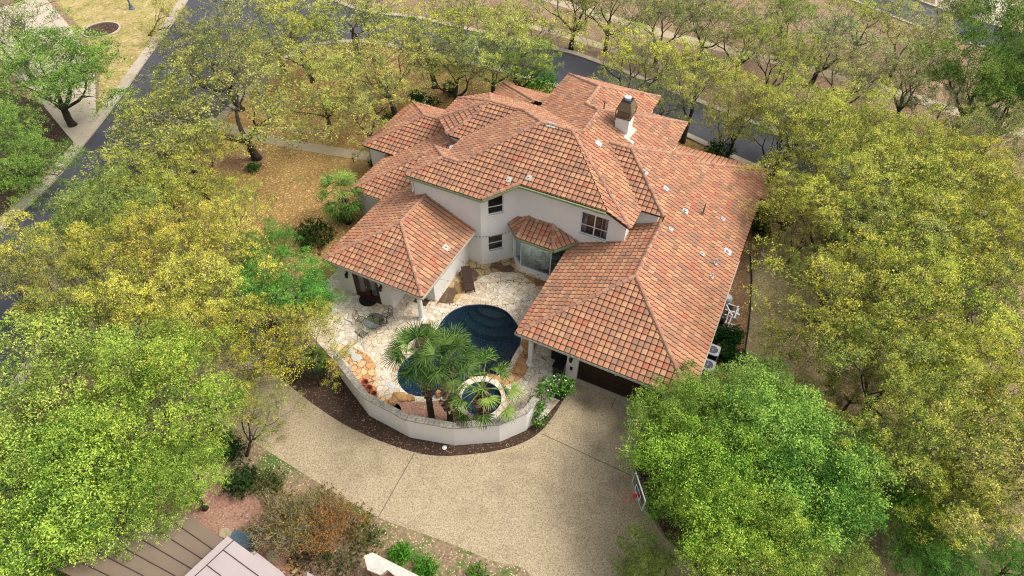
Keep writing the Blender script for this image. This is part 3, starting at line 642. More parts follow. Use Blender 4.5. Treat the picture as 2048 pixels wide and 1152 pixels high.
low = 3.0
wall((-19.5,26.0),(-14.62,26.0), 0, 5.97, 5.97)
dl = math.hypot(1.72,1.7)
wall((-14.62,26.0),(-12.92,27.7), 0, 6.0, 6.7, [(.48,1.53,4.25,5.75),(.45,1.5,1.1,2.4)])
wall((-12.92,27.7),(-7.2,27.7), 0, 6.8, 6.8, [(4.36,5.7199,4.03,5.75),(1.1,3.9,.5,2.8)])
wall((-7.2,27.7),(-5.7,27.7), 0, 6.8, 6.15, [(.0001,.42,4.03,5.75)])
wall((-5.7,27.7),(-5.7,39.4), 0, 6.0, 6.0); wall((-5.7,29.5),(-4.3,29.5), 2.9, 6.0, 6.0)
wall((-4.3,29.5),(-4.3,35.7), 2.9, 6.0, 6.0); wall((-4.3,35.7),(-5.7,35.7), 2.9, 6.0, 6.0)
wall((-5.7,39.4),(-8.4,39.4), 0, 6.0, 6.0); wall((-8.4,39.4),(-8.4,42.0), 0, 5.9, 5.9); wall((-8.4,42),(-15.1,42), 0, 5.9, 5.9)
wall((-15.1,42),(-15.1,36.7), 0, 5.9, 5.9); wall((-15.1,36.6),(-19.5,36.6), 0, 6.0, 6.0); wall((-19.5,36.6),(-21.0,35.2), 2.9, 5.95, 5.95)
wall((-21.0,35.2),(-21.0,32.5), 2.9, 5.95, 5.95); wall((-21.0,32.5),(-19.5,31.15), 2.9, 5.95, 5.95); wall((-19.5,31.15),(-18.3,31.15), 2.9, 5.95, 5.95)
wall((-18.3,31.15),(-18.3,29.0), 2.9, 5.95, 5.95); wall((-18.3,29.0),(-19.5,29.0), 2.9, 5.95, 5.95); wall((-19.5,29.0),(-19.5,26.0), 2.9, 5.97, 5.97)
# garden room
wall((-21.9,19.93),(-17.8,19.93), 0, low, low, [(1.22,3.18,0.0001,2.32)])
wall((-17.8,19.93),(-17.8,21.65), 0, 3.0, 3.9); wall((-17.8,21.65),(-15.73,21.65), 0, 3.9, 3.1); wall((-15.73,21.65),(-15.73,26.0), 0, 3.1, 3.1)
wall((-21.9,30),(-21.9,19.93), 0, low, low); wall((-24.5,26.2),(-21.9,26.2), 0, low, low); wall((-24.5,31),(-24.5,26.2), 0, low, low)
wall((-26.4,30.4),(-23.6,30.4), 0, 3.45, 3.45); wall((-26.4,36.6),(-26.4,30.4), 0, 3.45, 3.45); wall((-21.2,36.6),(-26.4,36.6), 0, 3.45, 3.45)
wall((-21.5,43.3),(-21.5,36.6), 0, low, low); wall((-8.2,43.3),(-21.5,43.3), 0, low, low)
# garage
wall((-6.0,20.04),(.6,20.04), 0, low, low, [(.69,5.55,.0001,2.3)], .25); wall((.6,20.04),(.6,41.0), 0, low, low); wall((.6,41),(-8.4,41), 0, low, low)
wall((-6.0,27.7),(-6.0,22.3), 0, 4.05, 4.0); wall((-6.0,22.3),(-6.0,20.04), 0, 4.0, 2.95)
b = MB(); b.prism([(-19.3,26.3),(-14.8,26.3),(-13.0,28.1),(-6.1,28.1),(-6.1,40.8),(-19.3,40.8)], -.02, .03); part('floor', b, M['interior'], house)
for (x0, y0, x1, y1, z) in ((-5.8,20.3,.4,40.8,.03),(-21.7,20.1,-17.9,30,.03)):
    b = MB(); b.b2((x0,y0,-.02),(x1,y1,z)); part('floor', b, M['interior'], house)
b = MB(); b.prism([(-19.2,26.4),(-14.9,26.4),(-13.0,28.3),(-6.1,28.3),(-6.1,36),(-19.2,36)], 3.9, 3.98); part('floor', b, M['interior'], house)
b = MB(); b.b2((-8.85,19.85,2.55),(.55,20.02,2.86)); b.b2((-8.85,20.03,2.55),(-8.6,26,2.8)); b.b2((-17.7,19.7,2.55),(-15.4,19.9,2.86)); b.b2((-15.6,19.9,2.55),(-15.4,21.6,2.8)); part('beam', b, M['fascia'], house)
# columns
for x, y in ((-8.2,19.95),(-15.77,20.05)):
    b = MB(); b.lathe((x,y,0), [(.26,0),(.26,.08),(.23,.10),(.21,.17),(.165,.20),(.16,1.3),(.145,2.35),(.19,2.42),(.2,2.55)], 24); part('column', b, M['white'], house, None, False)
# bay window walls, sill, glass
bp = [(-13.0,27.55),(-12.78,27.28),(-12.06,26.66),(-9.87,26.62),(-9.0,27.7)]
b = MB(); 
for i in range(len(bp)-1):
    q0, q1 = Vector(bp[i]), Vector(bp[i+1]); d = (q1-q0).normalized(); nn = Vector((-d.y, d.x))*.16
    b.prism([bp[i], bp[i+1], tuple(q1+nn), tuple(q0+nn)], 0, .42)
part('bay_wall', b, M['stucco'], house)
bw = MB()
for i in range(1, len(bp)-1):
    q0, q1 = Vector(bp[i]), Vector(bp[i+1]); d = (q1-q0).normalized(); nn = Vector((-d.y, d.x))
    for z0, z1, t_ in ((.42,.50,.2),(2.82,3.18,.14)): bw.prism([tuple(q0-nn*.03), tuple(q1-nn*.03), tuple(q1+nn*t_), tuple(q0+nn*t_)], z0, z1)
    for e in ((q0,) if i > 1 else (q0,)): bw.box((e.x+nn.x*.05, e.y+nn.y*.05, 1.66), (.055,.055,2.34), math.atan2(d.y, d.x))
bw.box((bp[1][0]-.06, bp[1][1]+.08, 1.65), (.2,.14,2.4), -.7)
bwo = part('window', bw, M['white'], house)
for i in range(1, len(bp)-1):
    q0, q1 = Vector(bp[i]), Vector(bp[i+1]); d = (q1-q0).normalized(); nn = Vector((-d.y, d.x))*.06
    b = MB(); a0, a1 = q0+nn+d*.03, q1+nn-d*.03
    b.add([(a0.x,a0.y,.5),(a1.x,a1.y,.5),(a1.x,a1.y,2.82),(a0.x,a0.y,2.82)], [(0,1,2,3)]); part('pane', b, M['bayglass'], bwo)
b = MB(); b.prism([(-12.75,27.25),(-12.05,26.8),(-9.9,26.78),(-9.1,27.6),(-8.4,31.5),(-13,31.5)], .03, .05); part('bay_floor', b, M['blueflr'], house)
b = MB()
for x, y in ((-12.55,27.5),(-10.6,27.55),(-9.45,27.55)):
    for k in range(5): b.tube([(x+.05*k, y+.03*(k % 2), 2.7), (x+.03*k+.05, y+.03*(k % 2), 1.5), (x+.05*k, y+.05, .1)], [.03,.022,.03], 6)
part('curtain', b, M['curtain'], house)
# windows
def window(p, q, u0, u1, z0, z1, nx=1, nz=2, mat='white', deep=.09, split=.5, sill=True, cur=True):
    p, q = Vector((*p,0)), Vector((*q,0)); d = (q-p).normalized(); nn = Vector((-d.y, d.x, 0)); ang = math.atan2(d.y, d.x)
    w_, h_ = u1-u0, z1-z0; c0 = p+d*(u0+u1)/2+nn*deep; fw_ = .055
    F = MB(); cz = (z0+z1)/2
    F.box(c0+Vector((0,0,z0+fw_/2)), (w_,.06,fw_), ang); F.box(c0+Vector((0,0,z1-fw_/2)), (w_,.06,fw_), ang)
    for sgn in (-1, 1): F.box(c0+d*sgn*(w_/2-fw_/2)+Vector((0,0,cz)), (fw_,.064,h_-2*fw_), ang)
    for k in range(1, nx): F.box(c0+d*(w_*k/nx-w_/2)+Vector((0,0,cz)), (fw_*1.2,.07,h_-2*fw_), ang)
    if nz > 1: F.box(c0+Vector((0,0,z0+h_*split)), (w_-2*fw_,.05,fw_*.8), ang)
    o = part('window', F, M[mat], house)
    for k in range(nx):
        b = MB(); a0 = c0+d*(w_*k/nx-w_/2); a1 = c0+d*(w_*(k+1)/nx-w_/2)
        b.add([(a0.x,a0.y,z0+.02),(a1.x,a1.y,z0+.02),(a1.x,a1.y,z1-.02),(a0.x,a0.y,z1-.02)], [(0,1,2,3)]); part('pane', b, M['glass'], o)
    if sill: b = MB(); b.box(p+d*(u0+u1)/2-nn*.02+Vector((0,0,z0-.025)), (w_+.06,.12,.05), ang); part('sill', b, M[mat], o)
    if cur:
        b = MB()
        for sgn in (-1, 1):
            for k in range(4): 
                cpt = c0+nn*.25+d*sgn*(w_/2-.05-.075*k); b.tube([cpt+Vector((0,0,z0)), cpt+nn*.03*(k % 2)+Vector((0,0,z1))], .035, 6)
        part('curtain', b, M['curtain'], o)
    return o
window((-12.92,27.7),(-5.7,27.7), 4.36, 6.14, 4.03, 5.75, 2, 2, split=.42)
window((-14.62,26.0),(-12.92,27.7), .48, 1.53, 4.25, 5.75, 1, 2, split=.40, cur=False)
window((-14.62,26.0),(-12.92,27.7), .45, 1.5, 1.1, 2.4, 1, 2, split=.5, cur=False)
# french doors
D = MB(); y = 20.0
D.b2((-20.68,y-.04,0),(-20.58,y+.05,2.32)); D.b2((-18.82,y-.04,0),(-18.72,y+.05,2.32)); D.b2((-20.58,y-.04,2.2),(-18.82,y+.05,2.32)); D.b2((-20.68,y-.12,0),(-18.72,y+.0,.05))
fr_ = part('door_frame', D, M['frenchwood'], house)
for x0 in (-20.58,-19.70):
    b = MB(); w_ = .88
    b.b2((x0,y-.02,.05),(x0+.17,y+.03,2.2)); b.b2((x0+w_-.17,y-.02,.05),(x0+w_,y+.03,2.2)); b.b2((x0+.17,y-.02,.05),(x0+w_-.17,y+.03,.34)); b.b2((x0+.17,y-.02,2.04),(x0+w_-.17,y+.03,2.2))
    dr = part('door', b, M['frenchwood'], house); b = MB(); b.add([(x0+.17,y,.34),(x0+w_-.17,y,.34),(x0+w_-.17,y,2.04),(x0+.17,y,2.04)], [(0,1,2,3)]); part('pane', b, M['glass'], dr)
    b = MB()
    for k in range(5): b.tube([(x0+.22+.11*k,y+.12,.2),(x0+.26+.1*k,y+.14,1.1),(x0+.22+.11*k,y+.12,2.15)], [.05,.04,.05], 6)
    part('curtain', b, M['curtain'], dr)
b = MB(); b.b2((-19.76,y-.07,1.0),(-19.72,y-.03,1.14)); part('handle', b, M['steel'], fr_)
# garage door
b = MB(); y = 20.2
for r_ in range(4):
    z0 = .02+r_*.57
    for k in range(8):
        x0 = -5.31+k*4.86/8; b.b2((x0+.012,y,z0+.01),(x0+.596,y+.04,z0+.56)); b.b2((x0+.09,y-.02,z0+.09),(x0+.52,y+.0,z0+.47))
b.b2((-5.31,y+.03,0),(-.45,y+.07,2.3)); gd = part('garage_door', b, M['dkwood'], house)
b = MB()
for x in (-2.98,-2.78): b.tube([(x,y-.02,.95),(x,y-.07,1.0),(x,y-.07,1.25),(x,y-.02,1.3)], .014, 6)
part('handle', b, M['iron'], gd)
b = MB(); b.b2((-5.33,19.93,0),(-.43,20.2,.05)); part('threshold', b, M['kerb'], house)
# lanterns and small wall fittings
for x, yy, z in ((-20.98,19.85,1.75),(-18.42,19.85,1.75),(-5.72,19.95,2.0)):
    b = MB(); b.box((x,yy+.03,z+.1), (.1,.06,.3)); b.lathe((x,yy-.1,z-.22), [(.05,0),(.09,.06),(.11,.34),(.05,.42),(.02,.47)], 6); ln = part('lantern', b, M['black'], house)
    b = MB(); b.lathe((x,yy-.1,z-.12), [(.04,0),(.04,.15)], 8); part('bulb', b, M['white'], ln)
b = MB(); b.lathe((-3.1,19.82,2.28), [(.02,.28),(.035,.2),(.06,.0),(.05,-.02)][::-1], 12); part('flood_lamp', b, M['white'], house)
b = MB(); b.b2((-5.74,19.97,.9),(-5.6,20.03,1.15)); part('hose_tap', b, M['black'], house)
# downpipe
b = MB(); b.tube([(-19.6,25.75,5.85),(-19.55,25.9,5.5),(-19.52,25.92,4.8),(-19.52,25.8,4.68)], .05, 8); part('downpipe', b, M['white'], house)
b = MB(); b.tube([(-8.95,27.1,3.2),(-8.9,27.5,3.0),(-8.88,27.6,2.7)], .04, 8); part('downpipe', b, M['white'], house)
# chimney
ch = MB(); x0, x1, y0, y1 = -9.1, -8.2, 34.3, 35.3
ch.b2((x0,y0,6.6),(x1,y1,8.42)); ch.b2((x0-.03,y0-.03,8.1),(x1+.03,y1+.03,8.16)); cho = part('chimney', ch, M['white'], main_roof)
b = MB(); X0, X1, Y0, Y1 = x0-.05, x1+.05, y0-.05, y1+.05
q = [(X0,Y0,8.42),(X1,Y0,8.42),(X1,Y1,8.42),(X0,Y1,8.42),(X0,Y0,8.98),(X1,Y0,8.98),(X1,Y1,8.98),(X0,Y1,8.98)]
b.add(q, [(0,1,2,3)])
for (cx, cy) in ((X0,Y0),(X1,Y0),(X1,Y1),(X0,Y1)): b.b2((cx-.03,cy-.03,8.42),(cx+.03,cy+.03,8.98))
b.b2((X0-.02,Y0-.02,8.42),(X1+.02,Y1+.02,8.5))
b.b2((X0+.08,Y0+.08,8.42),(X1-.08,Y1-.08,8.95))
i = .2; b.add([(X0-.04,Y0-.04,8.98),(X1+.04,Y0-.04,8.98),(X1+.04,Y1+.04,8.98),(X0-.04,Y1+.04,8.98),(X0+i,Y0+i,9.55),(X1-i,Y0+i,9.55),(X1-i,Y1-i,9.55),(X0+i,Y1-i,9.55)], [(0,1,5,4),(1,2,6,5),(2,3,7,6),(3,0,4,7),(3,2,1,0)])
part('flue_cover', b, M['bronze'], cho)
b = MB(); b.b2((X0+i-.02,Y0+i-.02,9.5),(X1-i+.02,Y1-i+.02,9.54)); part('flue_top_pan', b, M['black'], cho)  # black pan on top of the flue cover
b = MB(); b.lathe(((X0+X1)/2,(Y0+Y1)/2,9.54), [(.2,0),(.2,.12),(.24,.14),(.24,.18)], 24); part('flue_disc', b, M['steel'], cho)
b = MB(); k = Vector((-8.0,34.0,zE(-8.0)+.06)); b.add([(-8.3,34.15,zE(-8.3)+.12),(-7.95,34.15,zE(-7.95)+.12),(-7.85,35.35,zE(-7.85)+.12),(-8.2,35.35,zE(-8.2)+.12)], [(0,1,2,3)]); b.add([(-8.3,33.85,zE(-8.3)+.12),(-7.6,33.85,zE(-7.6)+.12),(-7.6,34.15,zE(-7.6)+.12),(-8.3,34.15,zE(-8.3)+.12)], [(0,1,2,3)])
part('flashing', b, M['rockgrey'], cho)
# roof vents: pipe, flashing sheet
def vent(x, y, zf_, sl_, h=.35, r_=.05, fl=.28, mat='steel', cap=False, roof=None):
    fl *= .8
    z0 = zf_; b = MB(); gx, gy = sl_
    b.tube([(x,y,z0-.05),(x,y,z0+h)], r_, 10)
    if cap: b.lathe((x,y,z0+h), [(r_*1.2,0),(r_*2.6,.03),(r_*2.6,.1),(.01,.14)], 12)
    vs = [(x+a_*fl, y+b_*fl, z0+.125+gx*a_*fl+gy*b_*fl) for a_, b_ in ((-1,-1),(1,-1),(1,1),(-1,1))]; vs2 = [(p[0],p[1],p[2]-.06) for p in vs]
    b.add(vs+vs2, [(0,1,2,3),(0,4,5,1),(1,5,6,2),(2,6,7,3),(3,7,4,0)])
    part('roof_vent', b, M[mat], roof or main_roof)
gE = lambda x: ZL+S*(.9-x)
for (px, h, fl) in (((-3.061, 31.692), .12, .22), ((-2.062, 32.543), .9, .12), ((-0.790, 33.356), .2, .16), ((-3.376, 29.460), .22, .16), ((-1.166, 29.324), .25, .15), ((0.179, 30.940), .12, .28), ((-0.267, 29.311), .5, .12), ((-0.194, 28.127), .4, .12)):
    vent(px[0], px[1], gE(px[0]), (-S,0), h, .045, fl, 'steel' if h < .8 else 'bronze', h < .13, garage_roof)
for px in ((-13.289, 27.310), (-12.166, 27.768)): vent(px[0], px[1], zS(px[1]), (0,s2), .2, .05, .2, 'rockgrey')
for px in ((-12.455, 31.279), (-12.175, 31.281)): vent(px[0], px[1], zS(px[1]), (0,s2), .22, .05, .2, 'rockgrey')
px = (-9.288, 31.831); vent(px[0], px[1], zE(px[0]), (-s2,0), .12, .09, .24)
px = (-6.012, 31.468); vent(px[0], px[1], 5.95+s2*(-3.95-px[0]), (-s2,0), .25, .05, .2)
px = (-4.522, 31.415); vent(px[0], px[1], 5.95+s2*(-3.95-px[0]), (-s2,0), .2, .05, .2)
px = (-15.704, 23.416); vent(px[0], px[1], ZL+S*(-15.1-px[0]), (-S,0), .22, .05, .24, 'rockgrey', False, room_roof)
px = (-10.534, 35.159); vent(px[0]+.2, px[1]+.4, 7.7, (-s2,0), .8, .05, .1, 'ridge', True)
vent(-18.9, 30.2, 5.0, (0,0), .5, .12, .2, 'steel', True)

# ------------------------------------------------------------------ terrace furniture and small things
def copy_tree(o, parent=None, keep=True):
    c = o.copy(); C.objects.link(c)
    if parent: c.parent = parent; c.matrix_parent_inverse = o.matrix_parent_inverse.copy()
    for ch in [k for k in bpy.data.objects if k.parent == o]: copy_tree(ch, c)
    return c
tx, ty = -17.95, 18.1
t = thing('patio_table', (tx,ty,0), 'round glass-topped dark metal patio table on the flagstone terrace', 'table')
b = MB(); n = 32; r = .61
for rr, z in ((r,.72),(r-.1,.70)):
    b.tube([(rr*math.cos(2*math.pi*k/n), rr*math.sin(2*math.pi*k/n), z) for k in range(n+1)], .02 if rr == r else .012, 6, 0, False)
part('rim', b, M['iron'], t, local=True)
b = MB(); b.lathe((0,0,.705), [(r-.02,0),(r-.02,.012)], 32); part('glass_top', b, M['tableglass'], t, local=True)
for k in range(4):
    a_ = math.pi/4+k*math.pi/2; cx, cy = math.cos(a_), math.sin(a_)
    b = MB(); b.tube([(cx*.5,cy*.5,.70),(cx*.18,cy*.18,.45),(cx*.2,cy*.2,.25),(cx*.42,cy*.42,.0)], .016, 6); part('leg', b, M['iron'], t, local=True)
b = MB(); b.lathe((0,0,.2), [(.2,0),(.2,.02)], 20); part('brace', b, M['iron'], t, local=True)
def chair(loc, rz, label):
    t = thing('patio_chair', loc, label, 'chair', 'metal chairs around the patio table', rz)
    b = MB(); b.tube([(-.22,-.22,.44),(.22,-.22,.44),(.24,.22,.44),(-.24,.22,.44),(-.22,-.22,.44)], .014, 6)
    for k in range(6): b.box((0,-.19+.075*k,.44), (.44,.028,.01))
    part('seat', b, M['iron'], t, local=True)
    b = MB(); b.tube([(-.22,-.22,.44),(-.23,-.30,.75),(-.2,-.34,.98),(0,-.36,1.03),(.2,-.34,.98),(.23,-.30,.75),(.22,-.22,.44)], .014, 6)
    b.tube([(-.2,-.25,.55),(.21,-.34,.95)], .01, 5); b.tube([(.2,-.25,.55),(-.21,-.34,.95)], .01, 5); b.tube([(-.23,-.29,.75),(.23,-.29,.75)], .01, 5)
    part('backrest', b, M['iron'], t, local=True)
    for s in (-1, 1):
        b = MB(); b.tube([(s*.22,-.28,.68),(s*.27,-.05,.67),(s*.27,.18,.66),(s*.25,.22,.44)], .013, 6); part('armrest', b, M['iron'], t, local=True)
        b = MB(); b.tube([(s*.22,.21,.44),(s*.25,.25,0)], .013, 6); part('leg', b, M['iron'], t, local=True)
        b = MB(); b.tube([(s*.21,-.21,.44),(s*.24,-.32,0)], .013, 6); part('leg', b, M['iron'], t, local=True)
    return t
chair((tx+.35,ty+.92,0), R(160), 'metal patio chair on the house side of the round glass table')
chair((tx-.98,ty-.1,0), R(-82), 'metal patio chair on the left of the round glass table')
chair((tx-.15,ty-1.02,0), R(-8), 'metal patio chair on the drive side of the round glass table')
chair((tx+.42,ty+.28,0), R(120), 'metal patio chair pushed right under the round glass table')
def lounger(loc, rz, label, tilt=28):
    t = thing('sun_lounger', loc, label, 'sun lounger', None, rz)
    b = MB(); b.box((0,.05,.31), (.64,1.25,.07)); b.box((0,-.58,.30), (.64,.02,.1)); part('seat', b, M['wicker'], t, local=True)
    b = MB(); c_, s_ = math.cos(R(tilt)), math.sin(R(tilt)); y0 = .66
    b.box((0,y0+.36*c_,.33+.36*s_), (.62,.74,.06), 0, 0, Matrix.Rotation(R(tilt), 3, 'X'))
    for k in (.12,.3,.48,.66): b.box((0,y0+k*c_-.03*s_,.33+k*s_+.035*c_), (.63,.05,.018), 0, 0, Matrix.Rotation(R(tilt), 3, 'X'))
    part('backrest', b, M['wicker'], t, local=True)
    for x in (-.29,.29):
        for y in (-.5,.6): b = MB(); b.box((x,y,.14), (.05,.05,.28)); part('leg', b, M['wicker'], t, local=True)
    return t
lounger((-14.42,23.75,0), R(38), 'brown wicker sun lounger on the stone bed beside the garden room wall')
lounger((-14.95,19.0,0), R(200), 'brown wicker sun lounger behind the palms at the foot of the corner column', 12)
def simple(name, mb, mat, label, cat, group=None, attr=None):
    o = mb.build(name, mat, None, attr); tag(o, label, cat, group); return o
b = MB(); n = 20; mx, my = -19.7, 19.86
b.prism([(mx+.62*math.cos(math.pi+math.pi*k/n), my-.0+.62*.95*math.sin(math.pi+math.pi*k/n)) for k in range(n+1)], Z2, Z2+.03); simple('doormat', b, M['gravelmat'], 'half-round black doormat in front of the brown french doors', 'doormat')
b = MB(); b.b2((-17.0,21.0,Z2),(-16.1,21.55,Z2+.03)); simple('doormat', b, M['brownmat'], 'rectangular brown doormat in the covered recess behind the corner column', 'doormat')
# terracotta pots by the wall
for i, ((x, y), r_, lb) in enumerate((((-15.986, 14.302), .20, 'terracotta pot farthest along the garden wall from the drive'), ((-15.571, 14.055), .22, 'terracotta pot in the middle of three beside the garden wall'), ((-15.105, 13.877), .19, 'terracotta pot nearest the gravel bed by the garden wall'))):
    b = MB(); b.lathe((x,y,.02), [(r_*.7,0),(r_,.32),(r_*1.12,.33),(r_*1.12,.40),(r_*.92,.40),(r_*.85,.12)], 20); simple('terracotta_pot', b, M['terracotta'], lb, 'plant pot', 'terracotta pots by the garden wall')
def rockmb(c, size, seed, flat=.5, mb=None):
    b = mb or MB(); r_ = random.Random(seed); n = 9; lv = [(.0,1.0),(.55,1.04),(.9,.86),(1,.55)]
    k_ = [r_.uniform(.78,1.15) for _ in range(n)]; vs = []
    for h, s_ in lv:
        for k in range(n):
            a_ = 2*math.pi*k/n+r_.uniform(-.1,.1); q_ = k_[k]*s_*r_.uniform(.92,1.06)
            vs.append((c[0]+size[0]*q_*math.cos(a_), c[1]+size[1]*q_*math.sin(a_), c[2]+size[2]*h*r_.uniform(.9,1.08)))
    fs = [(i*n+k, i*n+(k+1) % n, (i+1)*n+(k+1) % n, (i+1)*n+k) for i in range(3) for k in range(n)]+[tuple(range(3*n,4*n))]
    b.add(vs, fs); return b
for i, (p, s_, mt, lb) in enumerate((
    ((-8.897, 21.144), (.42,.5,.32), 'rock', 'rust-coloured boulder at the right edge of the pool beside the porch column'),
    ((-8.489, 19.365), (.35,.5,.14), 'rock', 'flat brown rock below the porch column near the pool edge'),
    ((-10.362, 17.371), (.55,.25,.30), 'rock', 'orange rock at the near edge of the pool behind the hot tub'),
    ((-9.503, 17.915), (.65,.28,.36), 'rock', 'bright orange boulder between the pool and the hot tub on the right'),
    ((-13.814, 14.519), (.55,.32,.16), 'rock', 'flat brown slab over the near corner of the pool'),
    ((-14.004, 14.094), (.32,.3,.2), 'rock', 'small brown boulder at the left end of the red gravel bed'),
    ((-13.272, 14.715), (.35,.22,.14), 'rock', 'tan slab stepping stone on the pool coping by the palms'),
    ((-11.922, 15.647), (.22,.3,.3), 'rock', 'orange boulder between the two tall palms and the pool'),
    ((-11.450, 15.402), (.2,.25,.18), 'rockgrey', 'pale pinkish rock between the palm trunks'),
    ((-17.672, 15.675), (.42,.30,.06), 'rockgrey', 'pale triangular flagstone at the top of the wall bed'),
    ((-18.302, 15.940), (.38,.26,.06), 'rockgrey', 'grey-blue flagstone near the wall pier'))):
    simple('boulder', rockmb((*p,.01), s_, 40+i), M[mt], lb, 'rock', 'rocks around the pool terrace')
for i, p in enumerate(((-14.900, 15.034), (-14.689, 14.871))):
    b = MB(); b.lathe((*p, Z2), [(.13,0),(.13,.012)], 20); simple('skimmer_lid', b, M['acgrey'], ('round green skimmer lid in the terrace, the one nearer the house', 'round green skimmer lid in the terrace, the one nearer the wall')[i], 'drain cover', 'skimmer lids in the terrace')
# covered grill and bin on the porch
g = thing('covered_grill', (-6.75,21.2,0), 'black covered barbecue standing on the porch behind the garage wall', 'barbecue')
b = MB(); b.b2((-7.25,20.85,.0),(-6.3,21.5,.8)); b.add([(-7.25,20.85,.8),(-6.3,20.85,.8),(-6.3,21.5,.8),(-7.25,21.5,.8),(-7.1,21.0,1.1),(-6.45,21.0,1.1),(-6.45,21.42,1.1),(-7.1,21.42,1.1)], [(0,1,5,4),(1,2,6,5),(2,3,7,6),(3,0,4,7),(4,5,6,7)]); part('cover', b, M['black'], g)
b = MB(); b.b2((-7.5,20.95,.78),(-7.26,21.4,.84)); part('side_shelf', b, M['black'], g)
g = thing('wheelie_bin', (-6.4,20.15,0), 'tall black wheeled bin against the white pier by the garage door', 'bin')
b = MB(); b.add([(-6.62,19.75,0),(-6.2,19.75,0),(-6.2,20.2,0),(-6.62,20.2,0),(-6.7,19.65,1.0),(-6.12,19.65,1.0),(-6.12,20.28,1.0),(-6.7,20.28,1.0)], [(0,1,5,4),(1,2,6,5),(2,3,7,6),(3,0,4,7),(3,2,1,0)]); part('body', b, M['black'], g)
b = MB(); b.b2((-6.72,19.62,1.0),(-6.1,20.32,1.06)); part('lid', b, M['black'], g)
b = MB(); b.b2((-6.0,18.4,Z2),(-5.45,19.7,Z2+.05)); simple('side_doormat', b, M['gravelmat'], 'long black rubber mat at the gate opening left of the garage', 'doormat')
# string lights from the garden room eave to the garage eave
sl_ = thing('string_lights', (-12,24,2.9), 'thin strings of small bulbs over the terrace', 'string lights')
b = MB(); bl = MB()
for (p0, p1, dz) in (((-15.05,19.6,2.8),(-15.05,25.9,2.8),.0), ((-15.0,21.3,2.8),(-9.1,25.2,2.8),.7), ((-15.0,23.4,2.8),(-9.1,24.0,2.8),.8), ((-15.0,25.6,2.8),(-12.6,27.4,3.1),.3), ((-15.0,19.6,2.8),(-9.05,22.6,2.8),.75)):
    p0, p1 = Vector(p0), Vector(p1); n = 14; pts = [p0.lerp(p1, k/n)-Vector((0,0,dz*4*(k/n)*(1-k/n))) for k in range(n+1)]
    b = MB(); b.tube(pts, .006, 4); part('cable', b, M['black'], sl_)
    for q in pts[1:-1]: bl = MB(); bl.lathe((q.x,q.y,q.z-.09), [(.012,0),(.03,.03),(.018,.08)], 8); part('bulb', bl, M['iron'], sl_)
# dining set behind the bay window
t = thing('dining_table', (-10.75,28.3,.05), 'dark dining table seen through the bay window', 'table')
b = MB(); b.b2((-11.55,27.75,.74),(-9.75,28.9,.80)); part('tabletop', b, M['dkwood'], t)
for x in (-11.4,-9.9):
    for y in (27.9,28.75): b = MB(); b.b2((x-.04,y-.04,.05),(x+.04,y+.04,.74)); part('leg', b, M['dkwood'], t)
for i, (x, y) in enumerate(((-11.1,28.0),(-10.1,28.0))):
    b = MB(); b.lathe((x,y,.805), [(.08,0),(.16,.02),(.165,.03),(.1,.012)], 24); simple('plate', b, M['plate'], ('white round plate on the left of the dining table behind the bay window', 'white round plate on the right of the dining table behind the bay window')[i], 'plate', 'plates on the dining table')
def dchair(x, y, rz, lb):
    t = thing('dining_chair', (x,y,.05), lb, 'chair', 'chairs at the dining table', rz)
    b = MB(); b.box((0,0,.45), (.42,.42,.05)); part('seat', b, M['black'], t, local=True)
    b = MB()
    for xx in (-.19,.19): b.box((xx,-.2,.72), (.03,.03,.55))
    for zz in (.66,.8,.95): b.box((0,-.2,zz), (.38,.02,.05))
    part('backrest', b, M['black'], t, local=True)
    for xx in (-.18,.18):
        for yy in (-.18,.18): b = MB(); b.box((xx,yy,.21), (.03,.03,.42)); part('leg', b, M['black'], t, local=True)
dchair(-11.0,27.35,0,'dark dining chair nearest the left pane of the bay window'); dchair(-10.05,27.35,0,'dark dining chair nearest the right pane of the bay window')
